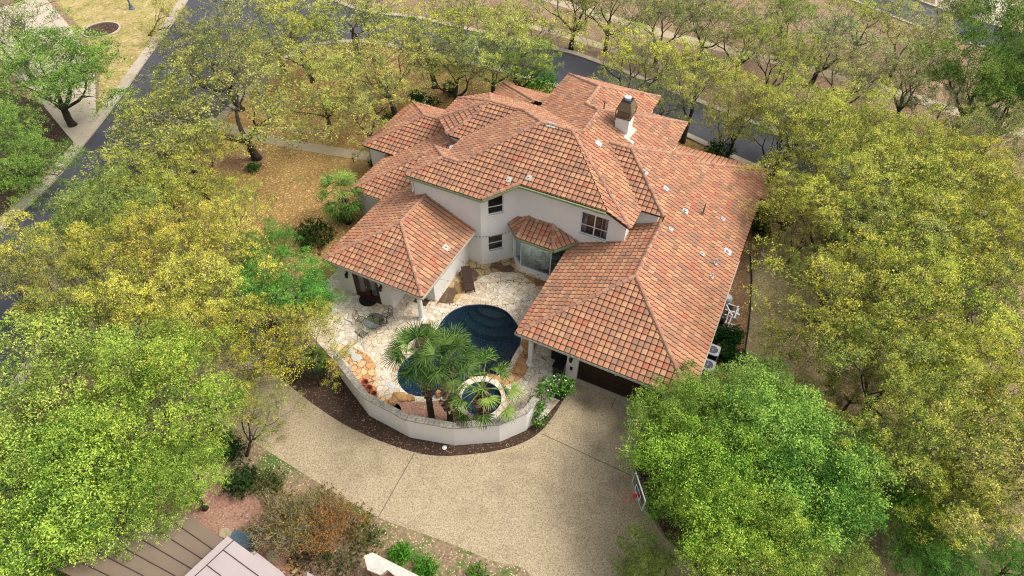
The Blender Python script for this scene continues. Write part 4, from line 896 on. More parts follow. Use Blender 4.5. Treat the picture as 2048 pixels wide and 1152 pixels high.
# ------------------------------------------------------------------ plant and equipment east of the house
def acunit(x, y, w_, h, label, mat, group=None, fan=True, rz=0):
    t = thing('air_conditioner', (x,y,0), label, 'air conditioner', group, rz)
    b = MB(); s = w_/2; b.box((0,0,h*.5+.05), (w_-.06,w_-.06,h-.04)); k = 8
    for i in range(14): b.box((0,0,.1+i*(h-.15)/14), (w_-.02,w_-.02,.018))
    part('grille', b, M['black'] if fan else M['acblue'], t, local=True)
    b = MB()
    for q in ((-1,-1),(1,-1),(1,1),(-1,1)): b.box((q[0]*(s-.03),q[1]*(s-.03),h/2+.02), (.06,.06,h))
    b.box((0,0,.03), (w_,w_,.05)); part('casing', b, M[mat], t, local=True)
    b = MB(); n = 24; R0, R1 = s*.72, s
    vo = [(max(-1,min(1,1.25*math.cos(2*math.pi*j/n)))*s, max(-1,min(1,1.25*math.sin(2*math.pi*j/n)))*s, h+.04) for j in range(n)]
    vi = [(R0*math.cos(2*math.pi*j/n), R0*math.sin(2*math.pi*j/n), h+.04) for j in range(n)]; vl = [(p[0],p[1],h-.08) for p in vi]; vd = [(p[0],p[1],h-.03) for p in vo]
    b.add(vo+vi+vl+vd, [(j,(j+1)%n,n+(j+1)%n,n+j) for j in range(n)]+[(n+j,n+(j+1)%n,2*n+(j+1)%n,2*n+j) for j in range(n)]+[(3*n+j,3*n+(j+1)%n,(j+1)%n,j) for j in range(n)])
    part('top_panel', b, M[mat], t, local=True)
    b = MB()
    for rr in (.25,.45,.65,.85,1): b.tube([(R0*rr*math.cos(2*math.pi*j/n),R0*rr*math.sin(2*math.pi*j/n),h+.03) for j in range(n+1)], .006, 4, 0, False)
    for j in range(8): a_ = 2*math.pi*j/8; b.tube([(0,0,h+.03),(R0*math.cos(a_),R0*math.sin(a_),h+.03)], .006, 4)
    part('guard', b, M[mat], t, local=True)
    b = MB(); b.lathe((0,0,h-.05), [(.09,0),(.09,.05),(.02,.07)], 14); part('hub', b, M['steel'], t, local=True)
    b = MB()
    for j in range(4):
        a_ = 2*math.pi*j/4; c_, s_ = math.cos(a_), math.sin(a_)
        b.add([(c_*.07-s_*.06,s_*.07+c_*.06,h-.04),(c_*R0*.9-s_*.16,s_*R0*.9+c_*.16,h-.02),(c_*R0*.9+s_*.05,s_*R0*.9-c_*.05,h-.06),(c_*.07+s_*.03,s_*.07-c_*.03,h-.05)], [(0,1,2,3)])
    part('fan', b, M['acgrey'], t, local=True)
    return t
acunit(1.28, 25.1, .82, .85, 'grey air conditioner beside the dark shrubs, the one farther from the drive', 'acgrey', 'air conditioners along the garage wall')
acunit(1.28, 23.9, .82, .85, 'grey air conditioner under the eave, the one nearer the drive', 'acgrey', 'air conditioners along the garage wall')
g = thing('pool_pump', (1.4,28.4,0), 'white pool pipes, valves and black filter on the east side of the house', 'pool equipment')
b = MB(); b.lathe((1.15,27.9,0), [(.26,.0),(.28,.2),(.28,.75),(.18,.9),(.05,.95)], 16); part('filter', b, M['black'], g)
b = MB(); b.lathe((1.15,29.8,0), [(.3,.0),(.3,.7),(.24,.82),(.05,.86)], 16); part('filter', b, M['acgrey'], g)
b = MB()
for pts in ([(1.1,27.2,.4),(1.9,27.2,.4),(1.9,27.9,.4),(1.9,27.9,.05)], [(1.3,28.3,.7),(1.9,28.3,.7),(1.9,29.3,.7),(1.3,29.3,.7)], [(1.5,27.5,.55),(1.5,28.8,.55),(2.1,28.8,.55),(2.1,28.8,.1)], [(1.7,27.0,.3),(1.7,28.1,.3),(2.15,28.1,.3)], [(1.2,28.6,.85),(1.75,28.6,.85),(1.75,29.0,.4),(2.0,29.0,.4),(2.0,29.5,.4)], [(1.95,26.7,.25),(1.95,27.4,.25)], [(1.2,28.9,.95),(1.7,28.2,.95),(1.7,27.7,.5)]):
    b.tube(pts, .045, 8)
    for q in pts[1:-1]: b.tube([(q[0],q[1],q[2]-.06),(q[0],q[1],q[2]+.06)], .065, 8)
part('pipes', b, M['pvc'], g)
b = MB(); b.tube([(1.3,27.4,.3),(1.3,28.1,.3)], .13, 12); b.tube([(1.5,28.9,.3),(1.5,29.6,.3)], .13, 12); part('pump', b, M['black'], g)
# basketball hoop
hx = thing('basketball_hoop', (1.7,14.0,0), 'basketball hoop with clear backboard and red rim at the edge of the drive', 'basketball hoop')
p0, p1 = Vector((*(-0.310, 14.008),0)), Vector((*(0.484, 12.921),0)); d = (p1-p0).normalized(); ctr = (p0+p1)/2; nn = Vector((d.y,-d.x,0))
if nn.x > 0: nn = -nn
an = math.atan2(d.y, d.x); ctr -= nn*.0
b = MB(); b.box((ctr.x,ctr.y,3.45), (1.37,.02,.9), an); part('backboard', b, M['tableglass'], hx)
b = MB()
for s in (-1,1): b.box((ctr.x+d.x*s*.685,ctr.y+d.y*s*.685,3.45), (.05,.05,1.0), an)
for z in (2.97,3.93): b.box((ctr.x,ctr.y,z), (1.42,.05,.05), an)
part('frame', b, M['acgrey'], hx)
b = MB(); q = ctr+nn*.03
for s in (-1,1): b.box((q.x+d.x*s*.29,q.y+d.y*s*.29,3.35), (.05,.006,.45), an)
for z in (3.13,3.57): b.box((q.x,q.y,z), (.62,.006,.05), an)
part('target_square', b, M['pvc'], hx)
rc = ctr+nn*.42+Vector((0,0,3.05))
b = MB(); b.tube([(rc.x+.23*math.cos(2*math.pi*k/24),rc.y+.23*math.sin(2*math.pi*k/24),3.05) for k in range(25)], .012, 6, 0, False); rim = part('rim', b, M['red'], hx)
b = MB(); q = ctr+nn*.12; b.box((q.x,q.y,3.04), (.14,.2,.08), an); part('bracket', b, M['red'], rim)
b = MB(); pole = Vector((1.75,14.35,0)); 
b.tube([(pole.x,pole.y,0),(pole.x,pole.y,3.2)], .07, 10)
for s in (-.25,.25):
    for z in (3.15,3.75): b.tube([(pole.x,pole.y,z-.75),(ctr.x-nn.x*.35,ctr.y-nn.y*.35,z-.15),(ctr.x+d.x*s,ctr.y+d.y*s,z)], .025, 6)
part('pole', b, M['iron'], hx)
# street lamp across the street
lx, ly = (-68.361, 43.950)
g = thing('street_lamp', (lx,ly,0), 'dark slim street lamp with wide round foot near the mulch ring', 'street lamp')
b = MB(); b.lathe((lx,ly,0), [(.32,0),(.32,.08),(.2,.2),(.14,.55),(.10,.6),(.08,3.6)], 14); part('post', b, M['acblue'], g)
b = MB(); b.lathe((lx,ly,3.6), [(.1,0),(.22,.1),(.26,.5),(.3,.52),(.1,.75),(.03,.85)], 10); part('lantern', b, M['acblue'], g)
for i, (p, lb) in enumerate((((-38.281, 30.482), 'small black path light beside the garden path near the big oak'), ((-29.319, 31.567), 'small black path light beside the garden path near the house'))):
    b = MB(); b.lathe((*p,0), [(.03,0),(.03,.35),(.11,.38),(.04,.5)], 10); simple('path_light', b, M['black'], lb, 'path light', 'path lights')
b = MB(); b.lathe((*(-9.967, 12.921),0), [(.12,0),(.13,.05),(.05,.09)], 14); simple('valve_cover', b, M['pvc'], 'small round white valve cover in the mulch in front of the garden wall', 'valve cover')
# ------------------------------------------------------------------ neighbour's building
nb = thing('neighbour_building', (-17,0,0), 'neighbouring building with brown and mauve standing seam metal roofs', 'building')
A_ = [Vector((*(-17.502, 3.781), 3.4)), Vector((*(-14.796, 3.582), 3.4)), Vector((*(-14.999, 0.632), 3.9)), Vector((*(-17.694, -1.672), 4.6)), Vector((*(-19.545, 1.543), 4.1))]
A_ = [Vector((*(-17.424, 3.820), 3.4)), Vector((*(-14.594, 3.543), 3.4)), Vector((*(-15.072, 0.181), 4.3)), Vector((*(-19.847, -0.355), 4.6))]
nrm = (A_[1]-A_[0]).cross(A_[3]-A_[0]).normalized()
if nrm.z < 0: nrm = -nrm
A_[2].z = A_[0].z-(nrm.x*(A_[2].x-A_[0].x)+nrm.y*(A_[2].y-A_[0].y))/nrm.z
b = MB(); b.add([tuple(v) for v in A_]+[tuple(v-Vector((0,0,.12))) for v in A_], [(0,1,2,3),(7,6,5,4),(0,4,5,1),(1,5,6,2),(2,6,7,3),(3,7,4,0)]); rf = part('roof', b, M['roofbrown'], nb)
b = MB()
for px in (((-16.124, 4.791), (-14.774, 3.575)),): pass
e0, e1 = A_[0], A_[3]; f0, f1 = A_[1], A_[2]
for k in range(1, 7):
    p, q = e0.lerp(e1, k/7)+Vector((0,0,.02)), f0.lerp(f1, k/7)+Vector((0,0,.02)); b.tube([p, q], .022, 5)
part('seams', b, M['roofseam'], rf)
# mauve upper roof with a raised edge
B_ = [Vector((*(-14.348, 3.624), 4.6)), Vector((*(-10.670, 3.346), 4.6)), Vector((*(-10.144, 1.861), 4.6)), Vector((*(-15.249, -0.653), 4.6)), Vector((*(-14.775, 1.525), 4.6))]
b = MB(); b.prism([(v.x, v.y) for v in B_][::-1], 4.35, 4.6); r2_ = part('roof', b, M['roofmauve'], nb)
b = MB(); o0, o1 = B_[0], B_[3]; dd = (B_[1]-B_[0]).normalized()
b.tube([B_[0]+dd*.35+Vector((0,0,.01)), o1+dd*.35+Vector((0,0,.01))], .02, 5)
for k in range(0, 7):
    p = B_[0].lerp(B_[3], .11+k*.17)+dd*.35; b.tube([p+Vector((0,0,.012)), p+dd*6+Vector((0,0,.012))], .02, 5)
part('seams', b, M['roofseam'], r2_)
b = MB(); cc = sum(((v.x, v.y) and v for v in A_), Vector((0,0,0)))/4
b.prism([tuple((Vector((v.x, v.y))-Vector((cc.x,cc.y)))*.93+Vector((cc.x,cc.y))) for v in A_], 0, 3.3); b2c = sum(B_, Vector((0,0,0)))/5
b.prism([tuple((Vector((v.x, v.y))-Vector((b2c.x,b2c.y)))*.93+Vector((b2c.x,b2c.y))) for v in B_][::-1], 0, 4.36); part('wall', b, M['stucco'], nb)
b = MB(); q = [(-14.364, 3.759), (-14.160, 4.002), (-12.486, 3.826), (-11.234, 3.442), (-12.731, 2.704)]; b.prism(q, 2.1, 2.2); b.prism([tuple(Vector(v)*1.0) for v in q], 0, 2.1); part('low_roof', b, M['roofmauve'], nb)
q = (-15.749, 4.160); acunit(q[0], q[1], 1.0, .95, 'dark blue-grey air conditioner beside the mauve metal roof', 'acblue', None, False, R(14))
# stepping stones and limestone-capped brick wall
for i, (x, y) in enumerate(((-17.096, 4.340), (-15.767, 4.520), (-14.366, 4.515), (-13.207, 4.508))):
    b = MB(); r_ = random.Random(i); n = 9; b.prism([(x+.36*r_.uniform(.75,1.1)*math.cos(2*math.pi*k/n), y+.28*r_.uniform(.75,1.1)*math.sin(2*math.pi*k/n)) for k in range(n)], .015, .07)
    simple('stepping_stone', b, M['orangeflag'] if i % 2 else M['path'], ('yellowish stepping stone beside the metal roof above the air conditioner', 'flat stepping stone right of the dark air conditioner', 'square stepping stone under the bare shrub', 'stepping stone nearest the bottom edge below the bare shrub')[i], 'stepping stone', 'stepping stones in the red gravel')
g = thing('brick_wall', (*(-8.724, 6.161), 0), 'brick wall with a broad pale limestone cap at the bottom edge', 'wall')
q = [(-10.010, 6.086), (-9.758, 6.380), (-7.354, 6.447), (-5.071, 6.484), (-5.880, 5.756), (-8.009, 5.939), (-8.732, 6.048), (-8.909, 5.727), (-9.521, 5.658)]
b = MB(); b.prism(q[::-1], 1.42, 1.52); part('cap', b, M['limestone'], g)
ctr2 = sum((Vector(v) for v in q), Vector((0,0)))/len(q)
b = MB(); q2 = [tuple(Vector(v)+(ctr2-Vector(v)).normalized()*.08) for v in q]; b.prism(q2[::-1], 0, 1.42); part('wall', b, M['brick'], g)
g = thing('slat_fence_post', (*(-11.811, 4.294),0), 'pale grey pyramid-topped post at the bottom edge beside the mauve roof', 'post')
x, y = (-11.563, 4.196); b = MB(); b.b2((x-.15,y-.15,0),(x+.15,y+.15,1.7)); part('post', b, M['roofmauve'], g)
b = MB(); b.add([(x-.2,y-.2,1.7),(x+.2,y-.2,1.7),(x+.2,y+.2,1.7),(x-.2,y+.2,1.7),(x,y,1.9)], [(0,1,4),(1,2,4),(2,3,4),(3,0,4),(3,2,1,0)]); part('cap', b, M['roofmauve'], g)

# ------------------------------------------------------------------ vegetation
def quads_mesh(name, V4, val, mat, attr='lv'):
    "V4: (N,4,3) float array"
    n = len(V4); me = bpy.data.meshes.new(name)
    me.vertices.add(n*4); me.vertices.foreach_set('co', V4.reshape(-1).astype(np.float32))
    me.loops.add(n*4); me.loops.foreach_set('vertex_index', np.arange(n*4, dtype=np.int32))
    me.polygons.add(n); me.polygons.foreach_set('loop_start', np.arange(0, n*4, 4, dtype=np.int32)); me.polygons.foreach_set('loop_total', np.full(n, 4, dtype=np.int32))
    me.materials.append(mat); me.update(calc_edges=True)
    me.attributes.new(attr, 'FLOAT', 'FACE').data.foreach_set('value', val.astype(np.float32)); return me
def leaves(rg, anchors, per, spread, size, flat=.0, squash=.8, shape=.5):
    "leaf quads scattered round the anchors, denser towards each anchor"
    A0 = np.array(anchors); c0 = rg.random(len(A0)); k = 16
    ns = max(1, round(per/k)); A1 = np.repeat(A0, ns, axis=0); A1 = A1+rg.normal(size=A1.shape)*spread*np.array([1,1,squash])
    c1 = np.repeat(c0, ns)*.5+rg.random(len(A1))*.5; pk = k if ns > 1 or per >= k else per
    A = np.repeat(A1, pk, axis=0); n = len(A); cv = np.repeat(c1, pk)
    c = A+rg.normal(size=(n,3))*min(spread*.42, size*2.4)*np.array([1,1,.7])
    a = rg.normal(size=(n,3)); a[:,2] *= (1-flat); a /= np.linalg.norm(a, axis=1)[:,None]
    b = rg.normal(size=(n,3)); b[:,2] *= (1-flat); b -= a*(a*b).sum(1)[:,None]; b /= np.linalg.norm(b, axis=1)[:,None]
    s = size*(.6+.8*rg.random(n))[:,None]
    V = np.stack([c-a*s, c-b*s*shape, c+a*s, c+b*s*shape], axis=1)
    val = np.clip(cv*.8+rg.random(n)*.3-.05, 0, 1)
    return V, val
def pads(rg, anchors, mind, per, rad, thick, size, shape=.5, k=9, sprig=.075):
    "foliage in shallow domed pads at the bough ends, made of tight sprigs of leaves, with gaps between the pads"
    A = np.array(anchors); order = rg.permutation(len(A)); cs = []
    for i in order:
        if all(((A[i]-c)**2*np.array([1,1,1.6])).sum() > mind*mind for c in cs): cs.append(A[i])
    cs = np.array(cs); ns = max(1, per//k); rr_ = (.7+.6*rg.random(len(cs))); cv = rg.random(len(cs))
    P0 = np.repeat(cs, ns, axis=0); rad_ = np.repeat(rr_, ns)*rad; d = rg.normal(size=(len(P0),2)); rn = np.minimum(np.hypot(d[:,0], d[:,1]), 1.9)
    d = d/np.hypot(d[:,0], d[:,1])[:,None]*rn[:,None]; tl = np.repeat(rg.normal(size=(len(cs),2))*.22, ns, axis=0)
    z = thick*(1.1-.42*rn**2)+rg.normal(size=len(P0))*thick*.38+(d*tl).sum(1)*rad_
    P1 = P0+np.stack([d[:,0]*rad_, d[:,1]*rad_, z], axis=1); sv = np.repeat(cv, ns)*.3+rg.random(len(P1))*.7
    C_ = np.repeat(P1, k, axis=0); n = len(C_); C_ = C_+rg.normal(size=(n,3))*sprig; val = np.clip(np.repeat(sv, k)*.85+rg.random(n)*.25-.05, 0, 1)
    a = rg.normal(size=(n,3)); a[:,2] *= .75; a /= np.linalg.norm(a, axis=1)[:,None]
    b = rg.normal(size=(n,3)); b[:,2] *= .75; b -= a*(a*b).sum(1)[:,None]; b /= np.linalg.norm(b, axis=1)[:,None]
    s = size*(.6+.8*rg.random(n))[:,None]
    return np.stack([C_-a*s, C_-b*s*shape, C_+a*s, C_+b*s*shape], axis=1), val, cs
def skeleton(seed, trunk_h, limbs, length, levels, ratio=.78, spread=42, up=.18, r0=.24, wander=.28, lean=.1, trunks=1, first=52):
    r_ = random.Random(seed); segs = []; anchors = []; tips = []
    def grow(p, d, L, rad, lv):
        n = 3 if lv < 3 else 2; pts = [p]; rads = [rad]
        for i in range(n):
            d = (d+Vector((r_.uniform(-1,1), r_.uniform(-1,1), r_.uniform(-.7,1)))*wander+Vector((0,0,up*(1 if lv < 3 else .4)))).normalized()
            p = p+d*(L/n); pts.append(p); rads.append(rad*(1-.42*(i+1)/n))
            if lv >= levels or (lv == levels-1 and i == n-1): anchors.append(tuple(p))
            if lv >= 2 and i < n-1 and r_.random() < .65:
                ax = d.orthogonal().normalized(); ax.rotate(Matrix.Rotation(r_.uniform(0,6.28), 3, d))
                dd = d.copy(); dd.rotate(Matrix.Rotation(R(r_.uniform(35,65)), 3, ax))
                if lv+1 <= levels: grow(p, dd, L*ratio*.8, rads[-1]*.6, lv+1 if lv+1 > 3 else 3)
        segs.append((pts, rads, lv))
        if lv < levels:
            k = 2 if r_.random() < .6 else 3; ph = r_.uniform(0, 6.28)
            for i in range(k):
                ax = d.orthogonal().normalized(); ax.rotate(Matrix.Rotation(ph+i*6.28/k+r_.uniform(-.5,.5), 3, d))
                dd = d.copy(); dd.rotate(Matrix.Rotation(R(r_.uniform(.5,1.1)*spread), 3, ax)); dd.z *= .8
                grow(p, dd.normalized(), L*ratio*r_.uniform(.85,1.12), rads[-1]*.72, lv+1)
    for k in range(trunks):
        a0 = r_.uniform(0,6.28); ln = lean if trunks == 1 else .35
        d = Vector((math.cos(a0)*ln, math.sin(a0)*ln, 1)).normalized(); p = Vector((.18*math.cos(a0)*(trunks > 1), .18*math.sin(a0)*(trunks > 1), -.1))
        pts = [p]; rads = [r0*1.35]
        for i in range(4):
            p = p+d*(trunk_h/4); d = (d+Vector((r_.uniform(-1,1), r_.uniform(-1,1), .3))*.13).normalized(); pts.append(p); rads.append(r0*(1-.06*i))
        segs.append((pts, rads, 0)); ph = r_.uniform(0, 6.28)
        for i in range(limbs):
            an = ph+i*6.28/limbs+r_.uniform(-.3,.3); t_ = R(first*r_.uniform(.75,1.15)) if i or limbs < 4 else R(14)
            grow(p, Vector((math.cos(an)*math.sin(t_), math.sin(an)*math.sin(t_), math.cos(t_))), length*r_.uniform(.85,1.15), r0*.62, 1)
    return segs, anchors
def wood(name, segs, maxlv, mat, minr=.018):
    b = MB()
    for pts, rads, lv in segs:
        if lv > maxlv: continue
        b.tube(pts, [max(minr, q) for q in rads], 8 if lv == 0 else (6 if lv < 3 else 3), 0 if lv < 3 or mat == 'twig' else 1, lv == 0)
    return b.mesh(name, [M[mat], M['limb']], None, True)
protos = {}; STAT = []
def proto(kind, seed, sk, per, spread, size, maxlv, barkm='bark', squash=.75, shape=.5, keep=1.0, extra=None):
    segs, an = skeleton(seed, **sk); rg = np.random.default_rng(seed)
    an = [p for p in an if p[2] > sk['trunk_h']*.55]
    if keep < 1: an = [p for p in an if rg.random() < keep]
    V, val, cs = pads(rg, an, per[0], per[1], per[2], per[3], size, shape)
    P_ = np.array(an); r95 = np.percentile(np.hypot(P_[:,0], P_[:,1]), 93)
    STAT.append((kind, float(r95), float(P_[:,2].mean()), float(np.percentile(P_[:,2],97)), len(V)))
    protos.setdefault(kind, []).append((wood(kind+'_trunk', segs, maxlv, barkm), quads_mesh(kind+'_crown', V, val, M['leaf']), r95, P_[:,2].max(), len(V)))
for sd in (3, 11, 23, 37, 58, 103, 111, 123):
    proto('oak' if sd < 100 else 'woak', sd % 100, dict(trunk_h=1.9, limbs=4, length=2.0, levels=5, ratio=.80, spread=40, up=.16, r0=.21, wander=.30, first=55), (1.05,300,.36,.24) if sd < 100 else (1.0,440,.38,.28), 0, .042, 5, 'bark', .6, .55)
for sd in (5, 17, 41):
    proto('elm', sd, dict(trunk_h=1.6, limbs=5, length=1.9, levels=5, ratio=.76, spread=40, up=.18, r0=.22, wander=.24, first=56), (.88,640,.42,.32), 0, .042, 4, 'bark', .6)
for sd in (8, 29, 31):
    proto('myrtle', sd, dict(trunk_h=.7, limbs=4, length=1.5, levels=5, ratio=.78, spread=34, up=.26, r0=.11, wander=.24, trunks=3, first=46), (.64,560,.31,.25), 0, .036, 4, 'bark', .6)
cnt = {}
def tree(kind, x, y, rad, label, cat, col, name='tree', group=None, zs=1.0, rz=None, idx=None, lean=None):
    ps = protos[kind]; i = cnt.get(kind, 0); cnt[kind] = i+1
    wm, cm, r95, h, _ = ps[(i*7+3) % len(ps) if idx is None else idx]
    t = thing(name, (x,y,0), label, cat, group, rz if rz is not None else (i*2.399) % 6.283)
    s = rad/(r95+.3); t.scale = (s, s, s*zs)
    if lean: t.rotation_euler = (Vector((0,0,1)).rotation_difference(Vector((lean[0], lean[1], 1)).normalized()) @ t.rotation_euler.to_quaternion()).to_euler()
    a = bpy.data.objects.new('trunk', wm); C.objects.link(a); a.parent = t
    c = bpy.data.objects.new('crown', cm); C.objects.link(c); c.parent = t; jr = random.Random(i*13+len(label)); v_ = jr.uniform(.95,1.28); g_ = jr.uniform(.93,1.07)
    c.color = (col[0]*v_, col[1]*v_*g_, col[2]*v_*jr.uniform(.8,1.3), 1)
    return t
YG = (.55,.55,.105); OL = (.41,.42,.11); YE = (.60,.53,.085); GO = (.33,.41,.08); SG = (.42,.45,.16); PA=(.54,.53,.18)
GR = (.29,.42,.07); DG = (.12,.27,.045); LM = (.36,.46,.075); BR = (.30,.54,.07)
G_O = 'live oaks with yellow-green spring leaves'
def oak(p, rad, label, col, zs=1.0, **k): return tree('oak', p[0], p[1], rad, label, 'oak tree', col, 'oak_tree', G_O, zs, **k)
def woak(p, rad, label, col, zs=1.0, **k): return tree('woak', p[0], p[1], rad, label, 'oak tree', col, 'oak_tree', G_O, zs, **k)
def elm(p, rad, label, col, zs=1.0, **k): return tree('elm', p[0], p[1], rad, label, 'tree', col, 'broadleaf_tree', 'bright green broadleaf trees', zs, **k)
GRD = (.15,.34,.05)
elm((-54.05, 25.11), 5.6, 'bright green tree over the neighbour drive in the upper left corner', GR, 0.72, idx=0)
elm((-49.55, 17.44), 3.8, 'bright green tree at the left edge above the mulch bed', GR, 1.05, idx=1, lean=(0.49, 0.16))
oak((-63.10, 28.42), 5.48, 'yellow-green tree at the very top left corner beside the pale drive', GO, 0.62, idx=3)
oak((-61.55, 40.21), 3.17, 'small dark golden tree beside the kerb at the top left', YE, 0.82, idx=0, lean=(1.12, 0.63))
oak((-42.92, 33.56), 6.09, 'yellow-green oak leaning over the street right of the mulch ring', OL, 0.82, idx=2, lean=(-0.28, -0.07))
oak((-36.64, 28.51), 7.66, 'big gnarled oak in the round leaf bed beside the garden path', OL, 0.62, idx=4)
oak((-41.30, 27.51), 5.1, 'oak hanging over the kerb below the mulch ring', YG, 0.73, idx=1, lean=(-0.96, -0.28))
oak((-39.79, 24.89), 3.6, 'sparse oak over the street left of the big gnarled oak', OL, 0.84, idx=3)
oak((-44.12, 40.69), 5.6, 'oak on the street corner at the top, left of the forked trunks', YG, 0.77, idx=0)
oak((-38.11, 20.92), 4.6, 'wide oak overhanging the street with its branches over the left kerb', YG, 0.69, idx=2)
oak((-35.33, 22.33), 4.2, 'oak between the street and the round leaf bed', YG, 0.76, idx=4)
oak((-40.42, 40.34), 5.12, 'forked dark-limbed oak on the corner kerb behind the lawn', OL, 0.81, idx=1)
oak((-38.06, 44.57), 5.6, 'oak at the top edge left of the curved kerb', YG, 0.62, idx=3)
oak((-33.83, 34.47), 4.87, 'oak with low crown over the lawn left of the house', YG, 0.76, idx=0)
oak((-28.97, 34.11), 3.83, 'slender oak in the lawn by the end of the garden path', YG, 0.91, idx=2)
oak((-30.15, 38.91), 5.36, 'twin-trunked oak behind the left wing of the roof', YG, 0.81, idx=4)
oak((-29.59, 44.74), 5.36, 'oak in the middle of the lawn along the curved street', YG, 0.85, idx=1)
oak((-25.66, 41.77), 4.14, 'open oak with bare lower limbs behind the chimney-less ridge', OL, 0.81, idx=3)
oak((-23.71, 45.27), 4.87, 'oak with a bent trunk rising behind the upper roof peak', YG, 0.89, idx=0)
oak((-23.29, 49.22), 5.36, 'oak across the street above the roof peak', YG, 0.77, idx=2, lean=(-0.00, 0.34))
oak((-21.10, 45.83), 3.41, 'leafier green-yellow oak beside the bamboo clump', GO, 0.98, idx=4)
oak((-28.98, 49.16), 4.38, 'pale thin oak at the top edge over the far pavement', PA, 0.94, idx=1, lean=(-0.01, 0.36))
oak((-21.11, 57.69), 4.63, 'straight-trunked oak on bare brown ground at the top edge', GO, 0.87, idx=3)
oak((-17.72, 58.55), 5.12, 'oak at the top edge right of the straight-trunked one', YG, 1.01, idx=0)
oak((-11.70, 47.83), 5.25, 'broad yellow oak on the far side of the street behind the chimney', YG, 0.87, idx=2, lean=(0.08, 0.40))
oak((-12.33, 58.41), 4.62, 'grey-limbed oak at the top behind the broad yellow oak', SG, 0.9, idx=4)
oak((-6.30, 46.57), 5.0, 'broad yellow-green oak standing over the street right of the chimney', YG, 0.91, idx=1, lean=(0.14, 0.48))
oak((-9.25, 45.87), 3.6, 'oak leaning over the kerb just above the chimney', OL, 0.75, idx=3)
oak((-8.70, 60.91), 4.41, 'oak at the top edge with bare ground showing below', OL, 0.98, idx=0)
oak((-4.56, 58.94), 4.62, 'sage-coloured oak behind the footpath at the top', SG, 0.9, idx=2)
oak((-1.30, 55.32), 3.57, 'small oak with a straight leaning trunk beside the far footpath', YG, 1.17, idx=4)
oak((-1.58, 65.23), 4.41, 'oak at the top edge left of the far street', GO, 0.94, idx=1)
oak((2.07, 61.27), 4.62, 'grey-green oak with a fat forked trunk in the upper right wood', SG, 0.73, idx=3)
oak((4.85, 68.59), 4.62, 'tall yellow oak at the top edge beside the far street', YG, 0.94, idx=0)
oak((5.09, 55.71), 4.4, 'grey oak with clustered leaning trunks above the footpath', PA, 0.94, idx=2)
oak((8.70, 65.82), 4.41, 'pale yellow oak hiding the left end of the far street', PA, 0.94, idx=4)
oak((9.60, 57.11), 4.2, 'pale yellow-grey oak left of the bright green tree', PA, 0.99, idx=1)
oak((11.97, 74.22), 3.36, 'dark oak branch crown hanging over the far street', OL, 1.0, idx=3)
woak((12.13, 55.54), 3.8, 'pale sage oak with a fan of low stems right of the footpath', SG, 0.91, idx=0)
elm((14.16, 57.37), 5.0, 'tall bright green tree at the upper right edge', GR, 1.29, idx=2)
elm((16.54, 56.02), 3.6, 'darker green tree partly cut by the right edge', DG, 1.23, idx=0)
oak((-2.38, 46.21), 3.4, 'low oak over the street to the right of the chimney', YG, 1.27, idx=0)
oak((-3.22, 45.73), 2.3, 'small yellow oak spray over the street beside the roof corner', YG, 1.26, idx=2)
oak((1.27, 44.47), 5.0, 'large yellow-green oak beyond the street right of the house', YG, 0.92, idx=4, lean=(0.05, 0.30))
oak((0.73, 44.30), 3.4, 'oak with bent black trunk close behind the garage roof', GO, 1.1, idx=1)
woak((5.74, 51.92), 4.4, 'rounded bright oak in front of the footpath', YG, 1.03, idx=1, lean=(-0.16, -0.68))
woak((4.19, 41.74), 4.6, 'big yellow oak where the street disappears into the wood', YG, 0.99, idx=2)
woak((7.38, 43.15), 4.4, 'oak with a twisted dark limb below the footpath', YG, 1.08, idx=0, lean=(0.13, 0.54))
woak((7.50, 40.27), 4.8, 'dense yellow oak in the middle of the right-hand wood', YG, 0.95, idx=1)
woak((10.39, 42.42), 4.6, 'yellow oak below the pale sage oak', YG, 0.99, idx=2, lean=(0.17, 0.66))
woak((14.44, 48.44), 4.0, 'olive oak at the right edge below the bright green tree', OL, 1.08, idx=0)
oak((3.10, 38.00), 3.9, 'pale yellow oak beside the upper right roof corner', YG, 0.77, idx=3)
woak((11.08, 40.04), 4.8, 'bright yellow oak inland of the right edge', YG, 0.95, idx=1)
woak((14.22, 41.40), 4.6, 'yellow oak cut by the right edge, upper half', YE, 0.99, idx=2, lean=(0.06, 0.23))
woak((6.14, 35.10), 4.6, 'yellow-green oak above the patch of bare wood floor', YG, 1.03, idx=0)
oak((4.18, 35.57), 2.2, 'thin low oak over the east lawn next to the roof edge', YG, 1.3, idx=0)
woak((9.29, 34.18), 4.4, 'oak mottled with grey twigs in the centre right', OL, 1.03, idx=1)
elm((12.61, 39.38), 2.2, 'fresh green sapling showing between yellow oaks', BR, 1.3, idx=1)
woak((13.25, 35.22), 4.6, 'broad yellow oak near the right edge, middle height', YG, 0.99, idx=2)
woak((15.73, 37.52), 3.6, 'yellow oak leaning out of the right edge', YE, 1.3, idx=0)
woak((6.56, 31.03), 2.8, 'oak reaching over the top of the east lawn', OL, 1.3, idx=1)
woak((8.12, 28.22), 5.0, 'large yellow oak right of the east lawn', YG, 0.99, idx=2)
woak((11.23, 28.62), 4.8, 'large sunlit yellow oak left of the right edge', YG, 1.08, idx=0)
woak((14.87, 31.39), 4.2, 'grey-olive oak at the right edge with bare limbs', OL, 0.99, idx=1)
woak((8.00, 26.34), 2.7, 'olive oak crown over the middle of the east lawn edge', OL, 1.3, idx=2)
woak((9.52, 24.28), 4.2, 'yellow-green oak with visible grey limbs right of the lawn', OL, 1.13, idx=0)
woak((12.38, 24.73), 4.4, 'yellow oak above the green undergrowth on the right', YG, 1.03, idx=1)
